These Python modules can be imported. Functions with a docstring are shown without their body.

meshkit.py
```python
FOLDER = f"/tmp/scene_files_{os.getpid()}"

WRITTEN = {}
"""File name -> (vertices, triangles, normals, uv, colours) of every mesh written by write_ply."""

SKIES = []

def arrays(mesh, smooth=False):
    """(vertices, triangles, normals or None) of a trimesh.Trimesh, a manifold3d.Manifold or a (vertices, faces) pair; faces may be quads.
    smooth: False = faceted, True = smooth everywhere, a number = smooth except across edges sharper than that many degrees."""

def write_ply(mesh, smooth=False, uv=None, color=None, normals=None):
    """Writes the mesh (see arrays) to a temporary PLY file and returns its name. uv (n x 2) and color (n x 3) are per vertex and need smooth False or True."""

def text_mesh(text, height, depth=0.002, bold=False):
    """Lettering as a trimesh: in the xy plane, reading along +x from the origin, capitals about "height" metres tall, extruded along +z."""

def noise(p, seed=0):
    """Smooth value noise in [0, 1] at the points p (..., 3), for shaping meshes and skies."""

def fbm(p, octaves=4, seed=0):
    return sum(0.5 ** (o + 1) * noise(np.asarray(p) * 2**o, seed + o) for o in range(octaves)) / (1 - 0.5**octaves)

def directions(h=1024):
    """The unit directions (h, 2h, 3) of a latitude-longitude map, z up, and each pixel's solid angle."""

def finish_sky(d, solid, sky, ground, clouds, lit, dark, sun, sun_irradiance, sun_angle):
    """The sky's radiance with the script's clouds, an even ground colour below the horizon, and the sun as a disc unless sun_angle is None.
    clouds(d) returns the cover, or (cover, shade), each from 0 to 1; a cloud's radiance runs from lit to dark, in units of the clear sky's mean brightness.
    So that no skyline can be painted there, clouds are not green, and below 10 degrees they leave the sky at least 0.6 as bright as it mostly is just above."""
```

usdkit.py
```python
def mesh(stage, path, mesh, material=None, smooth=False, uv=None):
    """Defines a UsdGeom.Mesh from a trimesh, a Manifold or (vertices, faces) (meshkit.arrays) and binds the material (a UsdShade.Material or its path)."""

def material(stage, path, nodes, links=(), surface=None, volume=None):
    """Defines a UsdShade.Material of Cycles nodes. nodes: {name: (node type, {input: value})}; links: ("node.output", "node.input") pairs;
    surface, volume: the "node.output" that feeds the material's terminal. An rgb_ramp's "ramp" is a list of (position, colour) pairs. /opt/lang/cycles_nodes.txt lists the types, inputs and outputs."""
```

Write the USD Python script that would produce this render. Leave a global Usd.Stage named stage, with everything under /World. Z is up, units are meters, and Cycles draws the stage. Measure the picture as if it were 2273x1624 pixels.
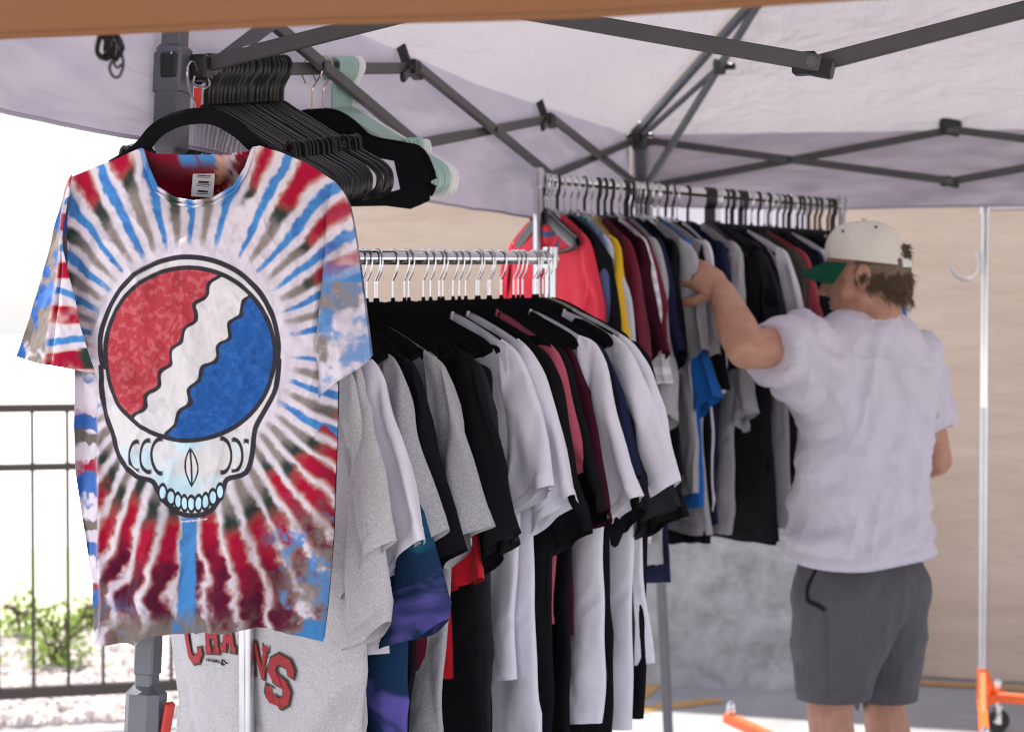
import math, random
import numpy as np
import trimesh, shapely, manifold3d as m3
from shapely import Polygon, LineString
import meshkit, usdkit
from meshkit import noise, fbm
from pxr import Usd, UsdGeom, UsdLux, UsdShade, Gf, Sdf, Vt

rng = random.Random(7)
nrs = np.random.RandomState(7)
PI = math.pi
stage = Usd.Stage.CreateInMemory()
UsdGeom.SetStageUpAxis(stage, UsdGeom.Tokens.z)
UsdGeom.SetStageMetersPerUnit(stage, 1.0)
UsdGeom.Xform.Define(stage, '/World'); UsdGeom.Scope.Define(stage, '/World/Looks')

# ---------------------------------------------------------------- camera, sky, sun, exposure
FPX, CX, CY, HOR, EYE = 3980.0, 1136.5, 812.0, 722.0, 1.58      # the photograph measured on a 2273 wide copy
PITCH = -math.atan((CY - HOR) / FPX)
cam = UsdGeom.Camera.Define(stage, '/World/camera')
cam.AddTranslateOp().Set(Gf.Vec3d(0, 0, EYE))
cam.AddRotateXOp().Set(90 + math.degrees(PITCH))
cam.CreateHorizontalApertureAttr(36.0); cam.CreateVerticalApertureAttr(36.0 * 731 / 1024)
cam.CreateFocalLengthAttr(FPX / 2273 * 36.0)
cam.CreateClippingRangeAttr(Gf.Vec2f(0.05, 500))
cam.CreateFStopAttr(5.8); cam.CreateFocusDistanceAttr(2.8)
cam.CreateExposureAttr(0.86)

SUN = np.array([-0.17, 0.20, 0.93]); SUN /= np.linalg.norm(SUN)
CLOUD = (9.5, 9.5, 10.6)                                  # thin bright haze cloud
dome = UsdLux.DomeLight.Define(stage, '/World/sky')
sky_m = usdkit.material(stage, '/World/Looks/sky', {
    's': ('sky_texture', {'sky_type': 'single_scattering', 'sun_disc': False, 'sun_elevation': float(math.asin(SUN[2])), 'sun_rotation': float(math.atan2(SUN[0], SUN[1])), 'aerosol_density': 1.0, 'air_density': 1.0}),
    'tc': ('texture_coordinate', {}), 'mp': ('mapping', {'scale': (1.0, 1.0, 2.5)}), 'n': ('noise_texture', {'scale': 2.2, 'detail': 6.0, 'roughness': 0.6}), 'r': ('rgb_ramp', {'ramp': [(0.30, (0.25, 0.25, 0.25)), (0.65, (0.85, 0.85, 0.85))]}),
    'm': ('mix_color', {'blend_type': 'mix', 'b': CLOUD, 'use_clamp': False}),
    'b': ('background_shader', {'strength': 0.085})}, [('tc.generated', 'mp.vector'), ('mp.vector', 'n.vector'), ('n.fac', 'r.fac'), ('r.color', 'm.fac'), ('s.color', 'm.a'), ('m.result', 'b.color')], surface='b.background')
UsdShade.MaterialBindingAPI.Apply(dome.GetPrim()).Bind(sky_m)
dome.GetPrim().SetCustomDataByKey('kind', 'structure')
sun = UsdLux.DistantLight.Define(stage, '/World/sun')
sun.CreateIntensityAttr(1.25); sun.CreateAngleAttr(0.53); sun.CreateNormalizeAttr(True); sun.CreateColorAttr(Gf.Vec3f(1.0, 0.95, 0.87))
_az = math.atan2(SUN[0], SUN[1]); _el = math.asin(SUN[2])
q = Gf.Rotation(Gf.Vec3d(0, 0, 1), Gf.Vec3d(*map(float, SUN))).GetQuat()
sun.AddOrientOp(UsdGeom.XformOp.PrecisionDouble).Set(Gf.Quatd(q))

def U(px, py, d):
    """point at depth y = d whose picture is the measured pixel"""
    a, b = (px - CX) / FPX, -(py - CY) / FPX
    c, s = math.cos(PITCH), math.sin(PITCH)
    y, z = c - b * s, s + b * c
    return np.array([a * d / y, d, EYE + z * d / y])

# ---------------------------------------------------------------- helpers
used = {}
def numbered(parent, name):
    k = used.get((parent, name), 0); used[(parent, name)] = k + 1
    return name if k == 0 else f'{name}_{k:03d}'
def tag(p, label=None, cat=None, group=None, kind=None):
    p = p.GetPrim() if hasattr(p, 'GetPrim') else p
    for k, v in (('label', label), ('category', cat), ('group', group), ('kind', kind)):
        if v: p.SetCustomDataByKey(k, v)
    return p
def thing(name, label, cat, loc=(0, 0, 0), rz=0.0, group=None, tilt=None, kind=None):
    x = UsdGeom.Xform.Define(stage, '/World/' + numbered('/World', name))
    x.AddTranslateOp().Set(Gf.Vec3d(*map(float, loc)))
    x.AddRotateZOp().Set(float(math.degrees(rz)))
    if tilt: x.AddRotateXOp().Set(float(math.degrees(tilt)))
    return tag(x, label, cat, group, kind)
def obj(name, mesh, mat, parent=None, smooth=35, label=None, colors=None):
    pp = str(parent.GetPath()) if parent is not None else '/World'
    path = pp + '/' + numbered(pp, name)
    m = usdkit.mesh(stage, path, mesh, mat, True if colors is not None else smooth)
    if colors is not None:
        UsdGeom.PrimvarsAPI(m).CreatePrimvar('dye', Sdf.ValueTypeNames.Color3fArray, 'vertex').Set(Vt.Vec3fArray.FromNumpy(np.asarray(colors, np.float32)))
    p = m.GetPrim()
    if label: p.SetCustomDataByKey('label', label)
    return p
def copy(root, loc, rz=0.0, tilt=None, label=None, group=None):
    was = root.GetCustomData()
    t = thing(root.GetName().rstrip('0123456789').rstrip('_'), label or was['label'], was['category'], loc, rz, group or was.get('group'), tilt)
    t.GetReferences().AddInternalReference(root.GetPath()); t.SetInstanceable(True)
    return t
def cat(*ms):
    vs, fs, n = [], [], 0
    for m in ms:
        v, f = (m.vertices, m.faces) if hasattr(m, 'vertices') else m
        v, f = np.asarray(v), np.asarray(f)
        if f.shape[1] == 4: f = np.vstack([f[:, [0, 1, 2]], f[:, [0, 2, 3]]])
        vs.append(v); fs.append(f + n); n += len(v)
    return np.vstack(vs), np.vstack(fs)
def norm(v): return np.asarray(v, float) / max(np.linalg.norm(v), 1e-12)
def smooth_path(pts, n=6, closed=False):
    P = np.asarray(pts, float)
    if len(P) < 3: return P
    out = []
    N = len(P)
    for i in range(N if closed else N - 1):
        p0, p1, p2, p3 = (P[(i - 1) % N] if closed or i else P[0]), P[i], P[(i + 1) % N], (P[(i + 2) % N] if closed or i + 2 < N else P[-1])
        for t in np.linspace(0, 1, n, endpoint=False):
            out.append(0.5 * (2 * p1 + (p2 - p0) * t + (2 * p0 - 5 * p1 + 4 * p2 - p3) * t * t + (3 * p1 - p0 - 3 * p2 + p3) * t ** 3))
    if not closed: out.append(P[-1])
    return np.array(out)
def tube(pts, r, n=8, flat=None, up=None, closed=False):
    """swept tube; r number or per point; flat=(a,b) half sizes of an ellipse, a along 'up'"""
    P = np.asarray(pts, float); N = len(P)
    T = np.gradient(P, axis=0) if not closed else np.roll(P, -1, 0) - np.roll(P, 1, 0)
    T /= np.maximum(np.linalg.norm(T, axis=1, keepdims=True), 1e-12)
    ref = norm(up) if up is not None else (np.array([0, 0, 1.0]) if abs(T[0, 2]) < 0.9 else np.array([1.0, 0, 0]))
    vs = []
    cur = ref
    for i in range(N):
        if up is not None: cur = ref
        a = cur - T[i] * (cur @ T[i])
        if np.linalg.norm(a) < 1e-6: a = np.cross(T[i], [0.3, 0.8, 0.5])
        a = norm(a); b = np.cross(T[i], a); cur = a
        rr = r if np.ndim(r) == 0 else r[i]
        ra, rb = (rr, rr) if flat is None else (flat[0] * rr, flat[1] * rr)
        th = np.arange(n) / n * 2 * PI
        vs.append(P[i] + np.cos(th)[:, None] * a * ra + np.sin(th)[:, None] * b * rb)
    V = np.vstack(vs); F = []
    for i in range(N if closed else N - 1):
        for k in range(n):
            a0, a1, b0, b1 = i * n + k, i * n + (k + 1) % n, ((i + 1) % N) * n + k, ((i + 1) % N) * n + (k + 1) % n
            F += [[a0, a1, b1], [a0, b1, b0]]
    if not closed:
        V = np.vstack([V, P[0], P[-1]])
        for k in range(n):
            F += [[N * n, (k + 1) % n, k], [N * n + 1, (N - 1) * n + k, (N - 1) * n + (k + 1) % n]]
    return V, np.array(F)
def box(c, s, rot=None, ch=0.0):
    s = np.asarray(s, float)
    if ch > 0:
        pts = []
        for sx in (-1, 1):
            for sy in (-1, 1):
                for sz in (-1, 1):
                    h = s / 2 * [sx, sy, sz]
                    for k in range(3):
                        o = h - np.array([sx, sy, sz]) * ch; o[k] = h[k]; pts.append(o)
        m = trimesh.convex.convex_hull(np.array(pts))
        V, F = np.array(m.vertices), np.array(m.faces)
    else:
        m = trimesh.creation.box(s); V, F = np.array(m.vertices), np.array(m.faces)
    if rot is not None: V = V @ np.asarray(rot).T
    return V + np.asarray(c, float), F
def bar(p0, p1, w, h, up=(0, 0, 1), ch=0.002, ext=0.0):
    """rectangular bar from p0 to p1; h along up, w across"""
    p0, p1 = np.asarray(p0, float), np.asarray(p1, float)
    t = norm(p1 - p0); p0 = p0 - t * ext; p1 = p1 + t * ext
    a = norm(np.asarray(up, float) - t * (np.asarray(up, float) @ t)); b = np.cross(t, a)
    return box((p0 + p1) / 2, (np.linalg.norm(p1 - p0), h, w), np.stack([t, a, b], 1), ch)
def cyl(p0, p1, r, n=16): return tube(np.array([p0, p1], float), r, n)
def lathe(profile, n=24):
    P = np.asarray(profile, float); th = np.arange(n) / n * 2 * PI
    V = np.stack([P[:, None, 0] * np.cos(th), P[:, None, 0] * np.sin(th), np.repeat(P[:, 1:2], n, 1)], -1).reshape(-1, 3)
    F = []
    for i in range(len(P) - 1):
        for k in range(n):
            a0, a1 = i * n + k, i * n + (k + 1) % n
            F += [[a0, a1, a1 + n], [a0, a1 + n, a0 + n]]
    return V, np.array(F)
def grid_faces(nu, nv, wrap=False, off=0):
    F = []
    i = np.arange(nv - 1)[:, None]; k = np.arange(nu if wrap else nu - 1)[None, :]
    k1 = (k + 1) % nu
    a, b, c, d = i * nu + k, i * nu + k1, (i + 1) * nu + k1, (i + 1) * nu + k
    return np.vstack([np.stack([a, b, c], -1).reshape(-1, 3), np.stack([a, c, d], -1).reshape(-1, 3)]) + off
def xf(m, loc=(0, 0, 0), rz=0.0):
    V, F = (m.vertices, m.faces) if hasattr(m, 'vertices') else m
    c, s = math.cos(rz), math.sin(rz)
    R = np.array([[c, -s, 0], [s, c, 0], [0, 0, 1]])
    return np.asarray(V) @ R.T + np.asarray(loc, float), F
def ss(a, b, x):
    t = np.clip((x - a) / (b - a), 0, 1); return t * t * (3 - 2 * t)
def ridge(P, seed):
    """thin crease lines, 0..1"""
    return (1 - np.abs(2 * fbm(P, 2, seed) - 1)) ** 5
def lin(c):
    """hex or 0-255 sRGB to linear"""
    if isinstance(c, str): c = [int(c[i:i + 2], 16) for i in (1, 3, 5)]
    c = np.asarray(c, float) / 255
    return np.where(c <= 0.04045, c / 12.92, ((c + 0.055) / 1.055) ** 2.4)

# ---------------------------------------------------------------- materials
L = '/World/Looks/'
mats = {}
def plain(name, col, rough=0.5, metal=0.0, spec=0.5, vary=0.0, scale=30, bump=0.0, bscale=200, sheen=0.0, stretch=(1, 1, 1), coat=0.0):
    nodes = {'p': ('principled_bsdf', {'roughness': rough, 'metallic': metal, 'specular_ior_level': spec, 'sheen_weight': sheen, 'coat_weight': coat}), 'tc': ('texture_coordinate', {})}
    links = []
    col = np.asarray(col, float)
    if vary:
        nodes['mp'] = ('mapping', {'scale': stretch}); nodes['n'] = ('noise_texture', {'scale': scale, 'detail': 4.0, 'roughness': 0.6})
        nodes['r'] = ('rgb_ramp', {'ramp': [(0.25, tuple(col * (1 - vary))), (0.75, tuple(np.minimum(col * (1 + vary), 0.95)))]})
        links += [('tc.object', 'mp.vector'), ('mp.vector', 'n.vector'), ('n.fac', 'r.fac'), ('r.color', 'p.base_color')]
    else: nodes['p'][1]['base_color'] = tuple(col)
    if bump:
        nodes['bn'] = ('noise_texture', {'scale': bscale, 'detail': 3.0}); nodes['bu'] = ('bump', {'strength': bump, 'distance': 0.002})
        links += [('tc.object', 'bn.vector'), ('bn.fac', 'bu.height'), ('bu.normal', 'p.normal')]
    mats[name] = usdkit.material(stage, L + name, nodes, links, surface='p.BSDF')
    return mats[name]
def cloth(name, col, heather=0.0, soft=0.0):
    """knitted cotton: weave relief, heather flecks, soft wrinkles in the relief"""
    col = np.asarray(col, float)
    lo, hi = col * (1 - 0.03 - heather), np.minimum(col * (1 + 0.02 + heather * 0.6), 0.9)
    nodes = {'tc': ('texture_coordinate', {}), 'mp': ('mapping', {'scale': (1, 1, 2.2)}),
             'n': ('noise_texture', {'scale': 260.0 if heather else 40.0, 'detail': 4.0, 'roughness': 0.7}),
             'r': ('rgb_ramp', {'ramp': [(0.3, tuple(lo)), (0.7, tuple(hi))]}),
             'b1': ('noise_texture', {'scale': 700.0, 'detail': 2.0}), 'b2': ('noise_texture', {'scale': 9.0, 'detail': 2.0, 'distortion': 0.8}),
             'bu1': ('bump', {'strength': 0.15, 'distance': 0.001}), 'bu2': ('bump', {'strength': 0.6, 'distance': 0.025}),
             'p': ('principled_bsdf', {'roughness': 0.92, 'specular_ior_level': 0.03 if col.max() < 0.1 else 0.10, 'sheen_weight': 0.0 if col.max() < 0.1 else 0.10, 'sheen_roughness': 0.5})}
    links = [('tc.object', 'mp.vector'), ('mp.vector', 'n.vector'), ('n.fac', 'r.fac'), ('r.color', 'p.base_color'),
             ('tc.object', 'b1.vector'), ('tc.object', 'b2.vector'), ('b1.fac', 'bu1.height'), ('b2.fac', 'bu2.height'),
             ('bu2.normal', 'bu1.normal'), ('bu1.normal', 'p.normal')]
    mats[name] = usdkit.material(stage, L + name, nodes, links, surface='p.BSDF')
    return mats[name]

plain('frame_metal', (0.055, 0.053, 0.055), 0.42, 0.0, 0.5, 0.15, 20, 0.05, 400)
plain('leg_metal', (0.115, 0.12, 0.135), 0.35, 0.3, 0.5, 0.12, 14)
plain('inner_leg', (0.55, 0.57, 0.60), 0.3, 0.7)
plain('black_plastic', (0.012, 0.012, 0.013), 0.32, 0, 0.5)
plain('gloss_black', (0.007, 0.007, 0.008), 0.30, 0, 0.35)
plain('velvet_black', (0.006, 0.006, 0.007), 0.95, 0, 0.1, bump=0.2, bscale=900, sheen=0.02)
plain('velvet_sage', (0.33, 0.33, 0.25), 0.95, 0, 0.1, sheen=0.1)
plain('chrome', (0.72, 0.72, 0.74), 0.12, 1.0)
plain('dull_chrome', (0.55, 0.56, 0.60), 0.3, 1.0, vary=0.08, scale=30)
plain('steel_wire', (0.62, 0.63, 0.66), 0.22, 1.0)
plain('gold_wire', (0.72, 0.52, 0.34), 0.2, 1.0)
plain('mint_plastic', (0.36, 0.52, 0.47), 0.25, 0, 0.5)
plain('cream_plastic', (0.75, 0.72, 0.66), 0.25, 0, 0.5)
plain('white_plastic', (0.80, 0.82, 0.82), 0.25, 0, 0.5)
plain('orange_paint', (0.80, 0.13, 0.02), 0.35, 0, 0.5, 0.08, 25, coat=0.2)
plain('red_plastic', (0.55, 0.03, 0.02), 0.35)
plain('rubber', (0.02, 0.02, 0.022), 0.7)
plain('white_label', (0.72, 0.72, 0.76), 0.8, vary=0.05, scale=100)
plain('ink', (0.04, 0.04, 0.05), 0.8)
plain('print_red', (0.32, 0.022, 0.028), 0.8, vary=0.2, scale=120)
plain('print_dark', (0.055, 0.05, 0.035), 0.8, vary=0.2, scale=120)
plain('print_white', (0.72, 0.72, 0.75), 0.8)
plain('fence_metal', (0.045, 0.035, 0.028), 0.4)
plain('bark', (0.10, 0.07, 0.05), 0.9)
plain('eye_dark', (0.02, 0.015, 0.012), 0.3)

def fabric_roof(name, col, trans, mixf, streak, rel=1.0):
    nodes = {'tc': ('texture_coordinate', {}), 'mp': ('mapping', {'scale': streak}), 'n': ('noise_texture', {'scale': 3.0, 'detail': 1.5 + 3 * rel, 'roughness': 0.45 + 0.15 * rel, 'distortion': 0.9 * rel}),
             'n2': ('noise_texture', {'scale': 9.0, 'detail': 2.0, 'distortion': 0.6}), 'n3': ('noise_texture', {'scale': 900.0, 'detail': 1.0}),
             'b': ('bump', {'strength': 0.9 * rel, 'distance': 0.035}), 'b2': ('bump', {'strength': 1.0 * rel, 'distance': 0.016}), 'b3': ('bump', {'strength': 0.2, 'distance': 0.001}),
             'd': ('diffuse_bsdf', {'color': col, 'roughness': 0.4}), 't': ('translucent_bsdf', {'color': trans}), 'm': ('mix_closure', {'fac': mixf})}
    links = [('tc.object', 'mp.vector'), ('mp.vector', 'n.vector'), ('mp.vector', 'n2.vector'), ('tc.object', 'n3.vector'), ('n.fac', 'b.height'), ('n2.fac', 'b2.height'), ('n3.fac', 'b3.height'),
             ('b.normal', 'b2.normal'), ('b2.normal', 'b3.normal'), ('b3.normal', 'd.normal'), ('b3.normal', 't.normal'), ('d.BSDF', 'm.closure1'), ('t.BSDF', 'm.closure2')]
    mats[name] = usdkit.material(stage, L + name, nodes, links, surface='m.closure')
fabric_roof('roof_cloth', (0.58, 0.55, 0.60), (0.40, 0.38, 0.41), 0.28, (1, 1, 2.5))
fabric_roof('valance_cloth', (0.51, 0.47, 0.55), (0.34, 0.31, 0.37), 0.30, (0.35, 0.35, 1.6), 0.35)
fabric_roof('orange_cloth', (0.27, 0.125, 0.062), (0.20, 0.08, 0.03), 0.2, (1, 1, 3.0), 0.2)

def surface_mat(name, stops, scale, stretch=(1, 1, 1), rough=0.85, bump=0.4, bd=0.01, spots=None, detail=8.0):
    nodes = {'tc': ('texture_coordinate', {}), 'mp': ('mapping', {'scale': stretch}), 'n': ('noise_texture', {'scale': scale, 'detail': detail, 'roughness': 0.62, 'distortion': 0.3}),
             'r': ('rgb_ramp', {'ramp': stops}), 'n2': ('noise_texture', {'scale': scale * 9, 'detail': 6.0, 'roughness': 0.7}), 'mx': ('mix_color', {'blend_type': 'multiply', 'fac': 0.5}),
             'r2': ('rgb_ramp', {'ramp': [(0.3, (0.72, 0.72, 0.72)), (0.65, (1.0, 1.0, 1.0))]}), 'b': ('bump', {'strength': bump, 'distance': bd}),
             'p': ('principled_bsdf', {'roughness': rough, 'specular_ior_level': 0.25})}
    links = [('tc.object', 'mp.vector'), ('mp.vector', 'n.vector'), ('mp.vector', 'n2.vector'), ('n.fac', 'r.fac'), ('n2.fac', 'r2.fac'), ('r.color', 'mx.a'), ('r2.color', 'mx.b'), ('mx.result', 'p.base_color'),
             ('n2.fac', 'b.height'), ('b.normal', 'p.normal')]
    mats[name] = usdkit.material(stage, L + name, nodes, links, surface='p.BSDF')
surface_mat('pavement_concrete', [(0.2, (0.23, 0.23, 0.24)), (0.5, (0.31, 0.305, 0.315)), (0.8, (0.38, 0.375, 0.38))], 1.6, bump=0.3, bd=0.004)
surface_mat('far_ground', [(0.2, (0.62, 0.60, 0.57)), (0.8, (0.74, 0.72, 0.69))], 0.8, bump=0.2, bd=0.004)
surface_mat('wall_stone', [(0.25, (0.43, 0.33, 0.25)), (0.5, (0.50, 0.395, 0.31)), (0.78, (0.57, 0.46, 0.37))], 1.1, (0.55, 0.55, 5.0), bump=0.35, bd=0.006)
surface_mat('rough_concrete', [(0.30, (0.33, 0.32, 0.315)), (0.48, (0.50, 0.495, 0.50)), (0.62, (0.60, 0.59, 0.60)), (0.75, (0.70, 0.69, 0.70))], 9.0, bump=0.9, bd=0.03)
surface_mat('yellow_paint', [(0.3, (0.42, 0.22, 0.08)), (0.55, (0.50, 0.29, 0.11)), (0.75, (0.38, 0.32, 0.27))], 5.0, bump=0.2, bd=0.002)
surface_mat('grass_ground', [(0.3, (0.50, 0.52, 0.34)), (0.7, (0.62, 0.62, 0.46))], 5.0, bump=0.5, bd=0.02)
surface_mat('gravel_bed', [(0.3, (0.42, 0.37, 0.36)), (0.7, (0.58, 0.53, 0.52))], 20.0, bump=0.8, bd=0.02)
plain('pale_panel', (0.62, 0.58, 0.62), 0.6, vary=0.06, scale=4)
plain('stone', (0.56, 0.50, 0.49), 0.85, vary=0.35, scale=9)
usdkit.material(stage, L + 'leaf', {'oi': ('geometry', {}), 'r': ('rgb_ramp', {'ramp': [(0.0, (0.28, 0.40, 0.12)), (0.6, (0.42, 0.54, 0.20)), (1.0, (0.58, 0.64, 0.32))]}),
    'd': ('diffuse_bsdf', {}), 't': ('translucent_bsdf', {'color': (0.25, 0.35, 0.05)}), 'm': ('mix_closure', {'fac': 0.35})},
    [('oi.random_per_island', 'r.fac'), ('r.color', 'd.color'), ('d.BSDF', 'm.closure1'), ('t.BSDF', 'm.closure2')], surface='m.closure')
mats['leaf'] = UsdShade.Material.Get(stage, L + 'leaf')
usdkit.material(stage, L + 'dyed_cotton', {'a': ('attribute', {'attribute': 'dye'}), 'tc': ('texture_coordinate', {}), 'b1': ('noise_texture', {'scale': 900.0, 'detail': 2.0}), 'b2': ('noise_texture', {'scale': 10.0, 'detail': 4.0, 'distortion': 0.5}),
    'bu1': ('bump', {'strength': 0.25, 'distance': 0.001}), 'bu2': ('bump', {'strength': 0.35, 'distance': 0.015}),
    'p': ('principled_bsdf', {'roughness': 0.9, 'specular_ior_level': 0.12, 'sheen_weight': 0.08})},
    [('a.color', 'p.base_color'), ('tc.object', 'b1.vector'), ('tc.object', 'b2.vector'), ('b1.fac', 'bu1.height'), ('b2.fac', 'bu2.height'), ('bu2.normal', 'bu1.normal'), ('bu1.normal', 'p.normal')], surface='p.BSDF')
mats['dyed_cotton'] = UsdShade.Material.Get(stage, L + 'dyed_cotton')
# skin and hair
usdkit.material(stage, L + 'skin', {'tc': ('texture_coordinate', {}), 'n': ('noise_texture', {'scale': 16.0, 'detail': 8.0, 'roughness': 0.7}), 'r': ('rgb_ramp', {'ramp': [(0.30, (0.37, 0.165, 0.115)), (0.5, (0.45, 0.235, 0.16)), (0.7, (0.52, 0.30, 0.21))]}),
    'p': ('principled_bsdf', {'roughness': 0.5, 'specular_ior_level': 0.35, 'subsurface_weight': 0.12, 'subsurface_scale': 0.01})}, [('tc.object', 'n.vector'), ('n.fac', 'r.fac'), ('r.color', 'p.base_color')], surface='p.BSDF')
mats['skin'] = UsdShade.Material.Get(stage, L + 'skin')
plain('hair', (0.125, 0.078, 0.042), 0.5, vary=0.4, scale=60)
cloth('cap_cloth', (0.70, 0.66, 0.58)); cloth('cap_green', (0.012, 0.075, 0.045)); plain('cap_strap', (0.66, 0.70, 0.66), 0.4)
cloth('man_shirt', (0.62, 0.585, 0.67)); cloth('man_shorts', (0.105, 0.10, 0.112))

PAL = dict(white=(0.70, 0.68, 0.76), offwhite=(0.66, 0.64, 0.62), black=(0.010, 0.010, 0.012), charcoal=(0.024, 0.025, 0.029), grey=(0.40, 0.395, 0.415), ash=(0.50, 0.48, 0.49), navy=(0.016, 0.019, 0.05),
    pink=(0.42, 0.085, 0.13), wine=(0.045, 0.008, 0.018), maroon=(0.14, 0.012, 0.03), red=(0.50, 0.012, 0.025), coral=(0.72, 0.045, 0.075), slate=(0.085, 0.12, 0.27), teal=(0.0, 0.25, 0.24),
    pale=(0.55, 0.58, 0.66), yellow=(0.70, 0.42, 0.02), blue=(0.012, 0.12, 0.42), olive=(0.07, 0.062, 0.055), rose=(0.30, 0.05, 0.07), purple=(0.06, 0.05, 0.20))
HEATHER = {'grey': 0.4, 'ash': 0.3, 'charcoal': 0.15, 'slate': 0.2}
for k, v in PAL.items(): cloth('cotton_' + k, v, HEATHER.get(k, 0.0))
M = mats

# ---------------------------------------------------------------- tent axes
TH = 0.2985                                          # yaw of tent and wall
e = np.array([math.sin(TH), math.cos(TH), 0]); g = np.array([math.cos(TH), -math.sin(TH), 0])
# ---------------------------------------------------------------- setting
tag(obj('ground', (np.array([[-150, -60, -0.012], [150, -60, -0.012], [150, 250, -0.012], [-150, 250, -0.012]], float), np.array([[0, 1, 2], [0, 2, 3]])), M['far_ground'], smooth=False), 'pale sunlit concrete ground reaching out past the fence', 'ground', kind='structure')
pv = UsdGeom.Xform.Define(stage, '/World/pavement'); tag(pv, 'grey concrete pavement slabs under the canopy and along the wall', 'pavement', kind='structure')
O = np.array([0.52, 8.43, 0])                         # foot of the wall
for i in range(-3, 5):
    for j in range(0, 6):
        c = O + g * (i * 1.5 + 0.75 - 0.35) - e * (j * 1.5 + 0.75)
        obj('slab', box(c + [0, 0, -0.02 + rng.uniform(-0.001, 0.001)], (1.492, 1.492, 0.04), np.stack([g, e, [0, 0, 1]], 1), 0.004), M['pavement_concrete'], pv.GetPrim(), smooth=False)
def strip(name, a, b, w, label):
    a, b = np.asarray(a, float), np.asarray(b, float); t = norm(b - a); n = np.array([-t[1], t[0], 0]) * w / 2
    k = max(2, int(np.linalg.norm(b - a) / 0.08)); rows = []
    for s in np.linspace(0, 1, k):
        j = noise(np.array([[s * 40, 3.3, w]]))[0] * 0.02
        rows += [a + (b - a) * s - n * (1 + j), a + (b - a) * s + n * (1 + j)]
    V = np.array(rows); V[:, 2] = 0.004
    tag(obj(name, (V, grid_faces(2, k)[:, ::-1]), M['yellow_paint'], smooth=False), label, 'painted line', kind='structure')
strip('painted_line', O - e * 0.14 - g * 1.3, O - e * 0.14 + g * 5, 0.10, 'orange yellow painted line along the foot of the beige wall')
strip('painted_line', U(1225, 1604, 7.13) * [1, 1, 0], U(1600, 1556, 7.53) * [1, 1, 0], 0.09, 'worn yellow painted line crossing the pavement under the rear rack')
strip('painted_line', U(1380, 1549, 7.60) * [1, 1, 0], U(1440, 1500, 8.1) * [1, 1, 0], 0.22, 'short orange painted wedge beside the concrete block')

# building: wall, pale door panel, parapet
bl = thing('building', 'long beige stone-faced wall standing behind the clothes racks', 'building', O, -TH)
WL, WR, WH = -2.1, 9.0, 6.5
pn0, pn1 = 0.02, 0.86                                  # pale panel in the wall (local x along g)
wallbox = lambda x0, x1, z0, z1, y0=0.0, y1=0.35: box(((x0 + x1) / 2, (y0 + y1) / 2, (z0 + z1) / 2), (x1 - x0, y1 - y0, z1 - z0), None, 0.006)
obj('wall', wallbox(WL, pn0, 0, WH), M['wall_stone'], bl, False); obj('wall', wallbox(pn1, WR, 0, WH), M['wall_stone'], bl, False)
obj('door_panel', wallbox(pn0 + 0.002, pn1 - 0.002, 0, 2.25, 0.04, 0.12), M['pale_panel'], bl, False, label='pale lavender door panel set into the beige wall')
obj('lintel', wallbox(pn0 + 0.002, pn1 - 0.002, 2.252, WH, 0.002, 0.3), M['wall_stone'], bl, False)
for x in (pn0 + 0.025, pn1 - 0.025): obj('door_frame', wallbox(x - 0.022, x + 0.022, 0, 2.249, -0.02, 0.039), M['pale_panel'], bl, False)
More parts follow.
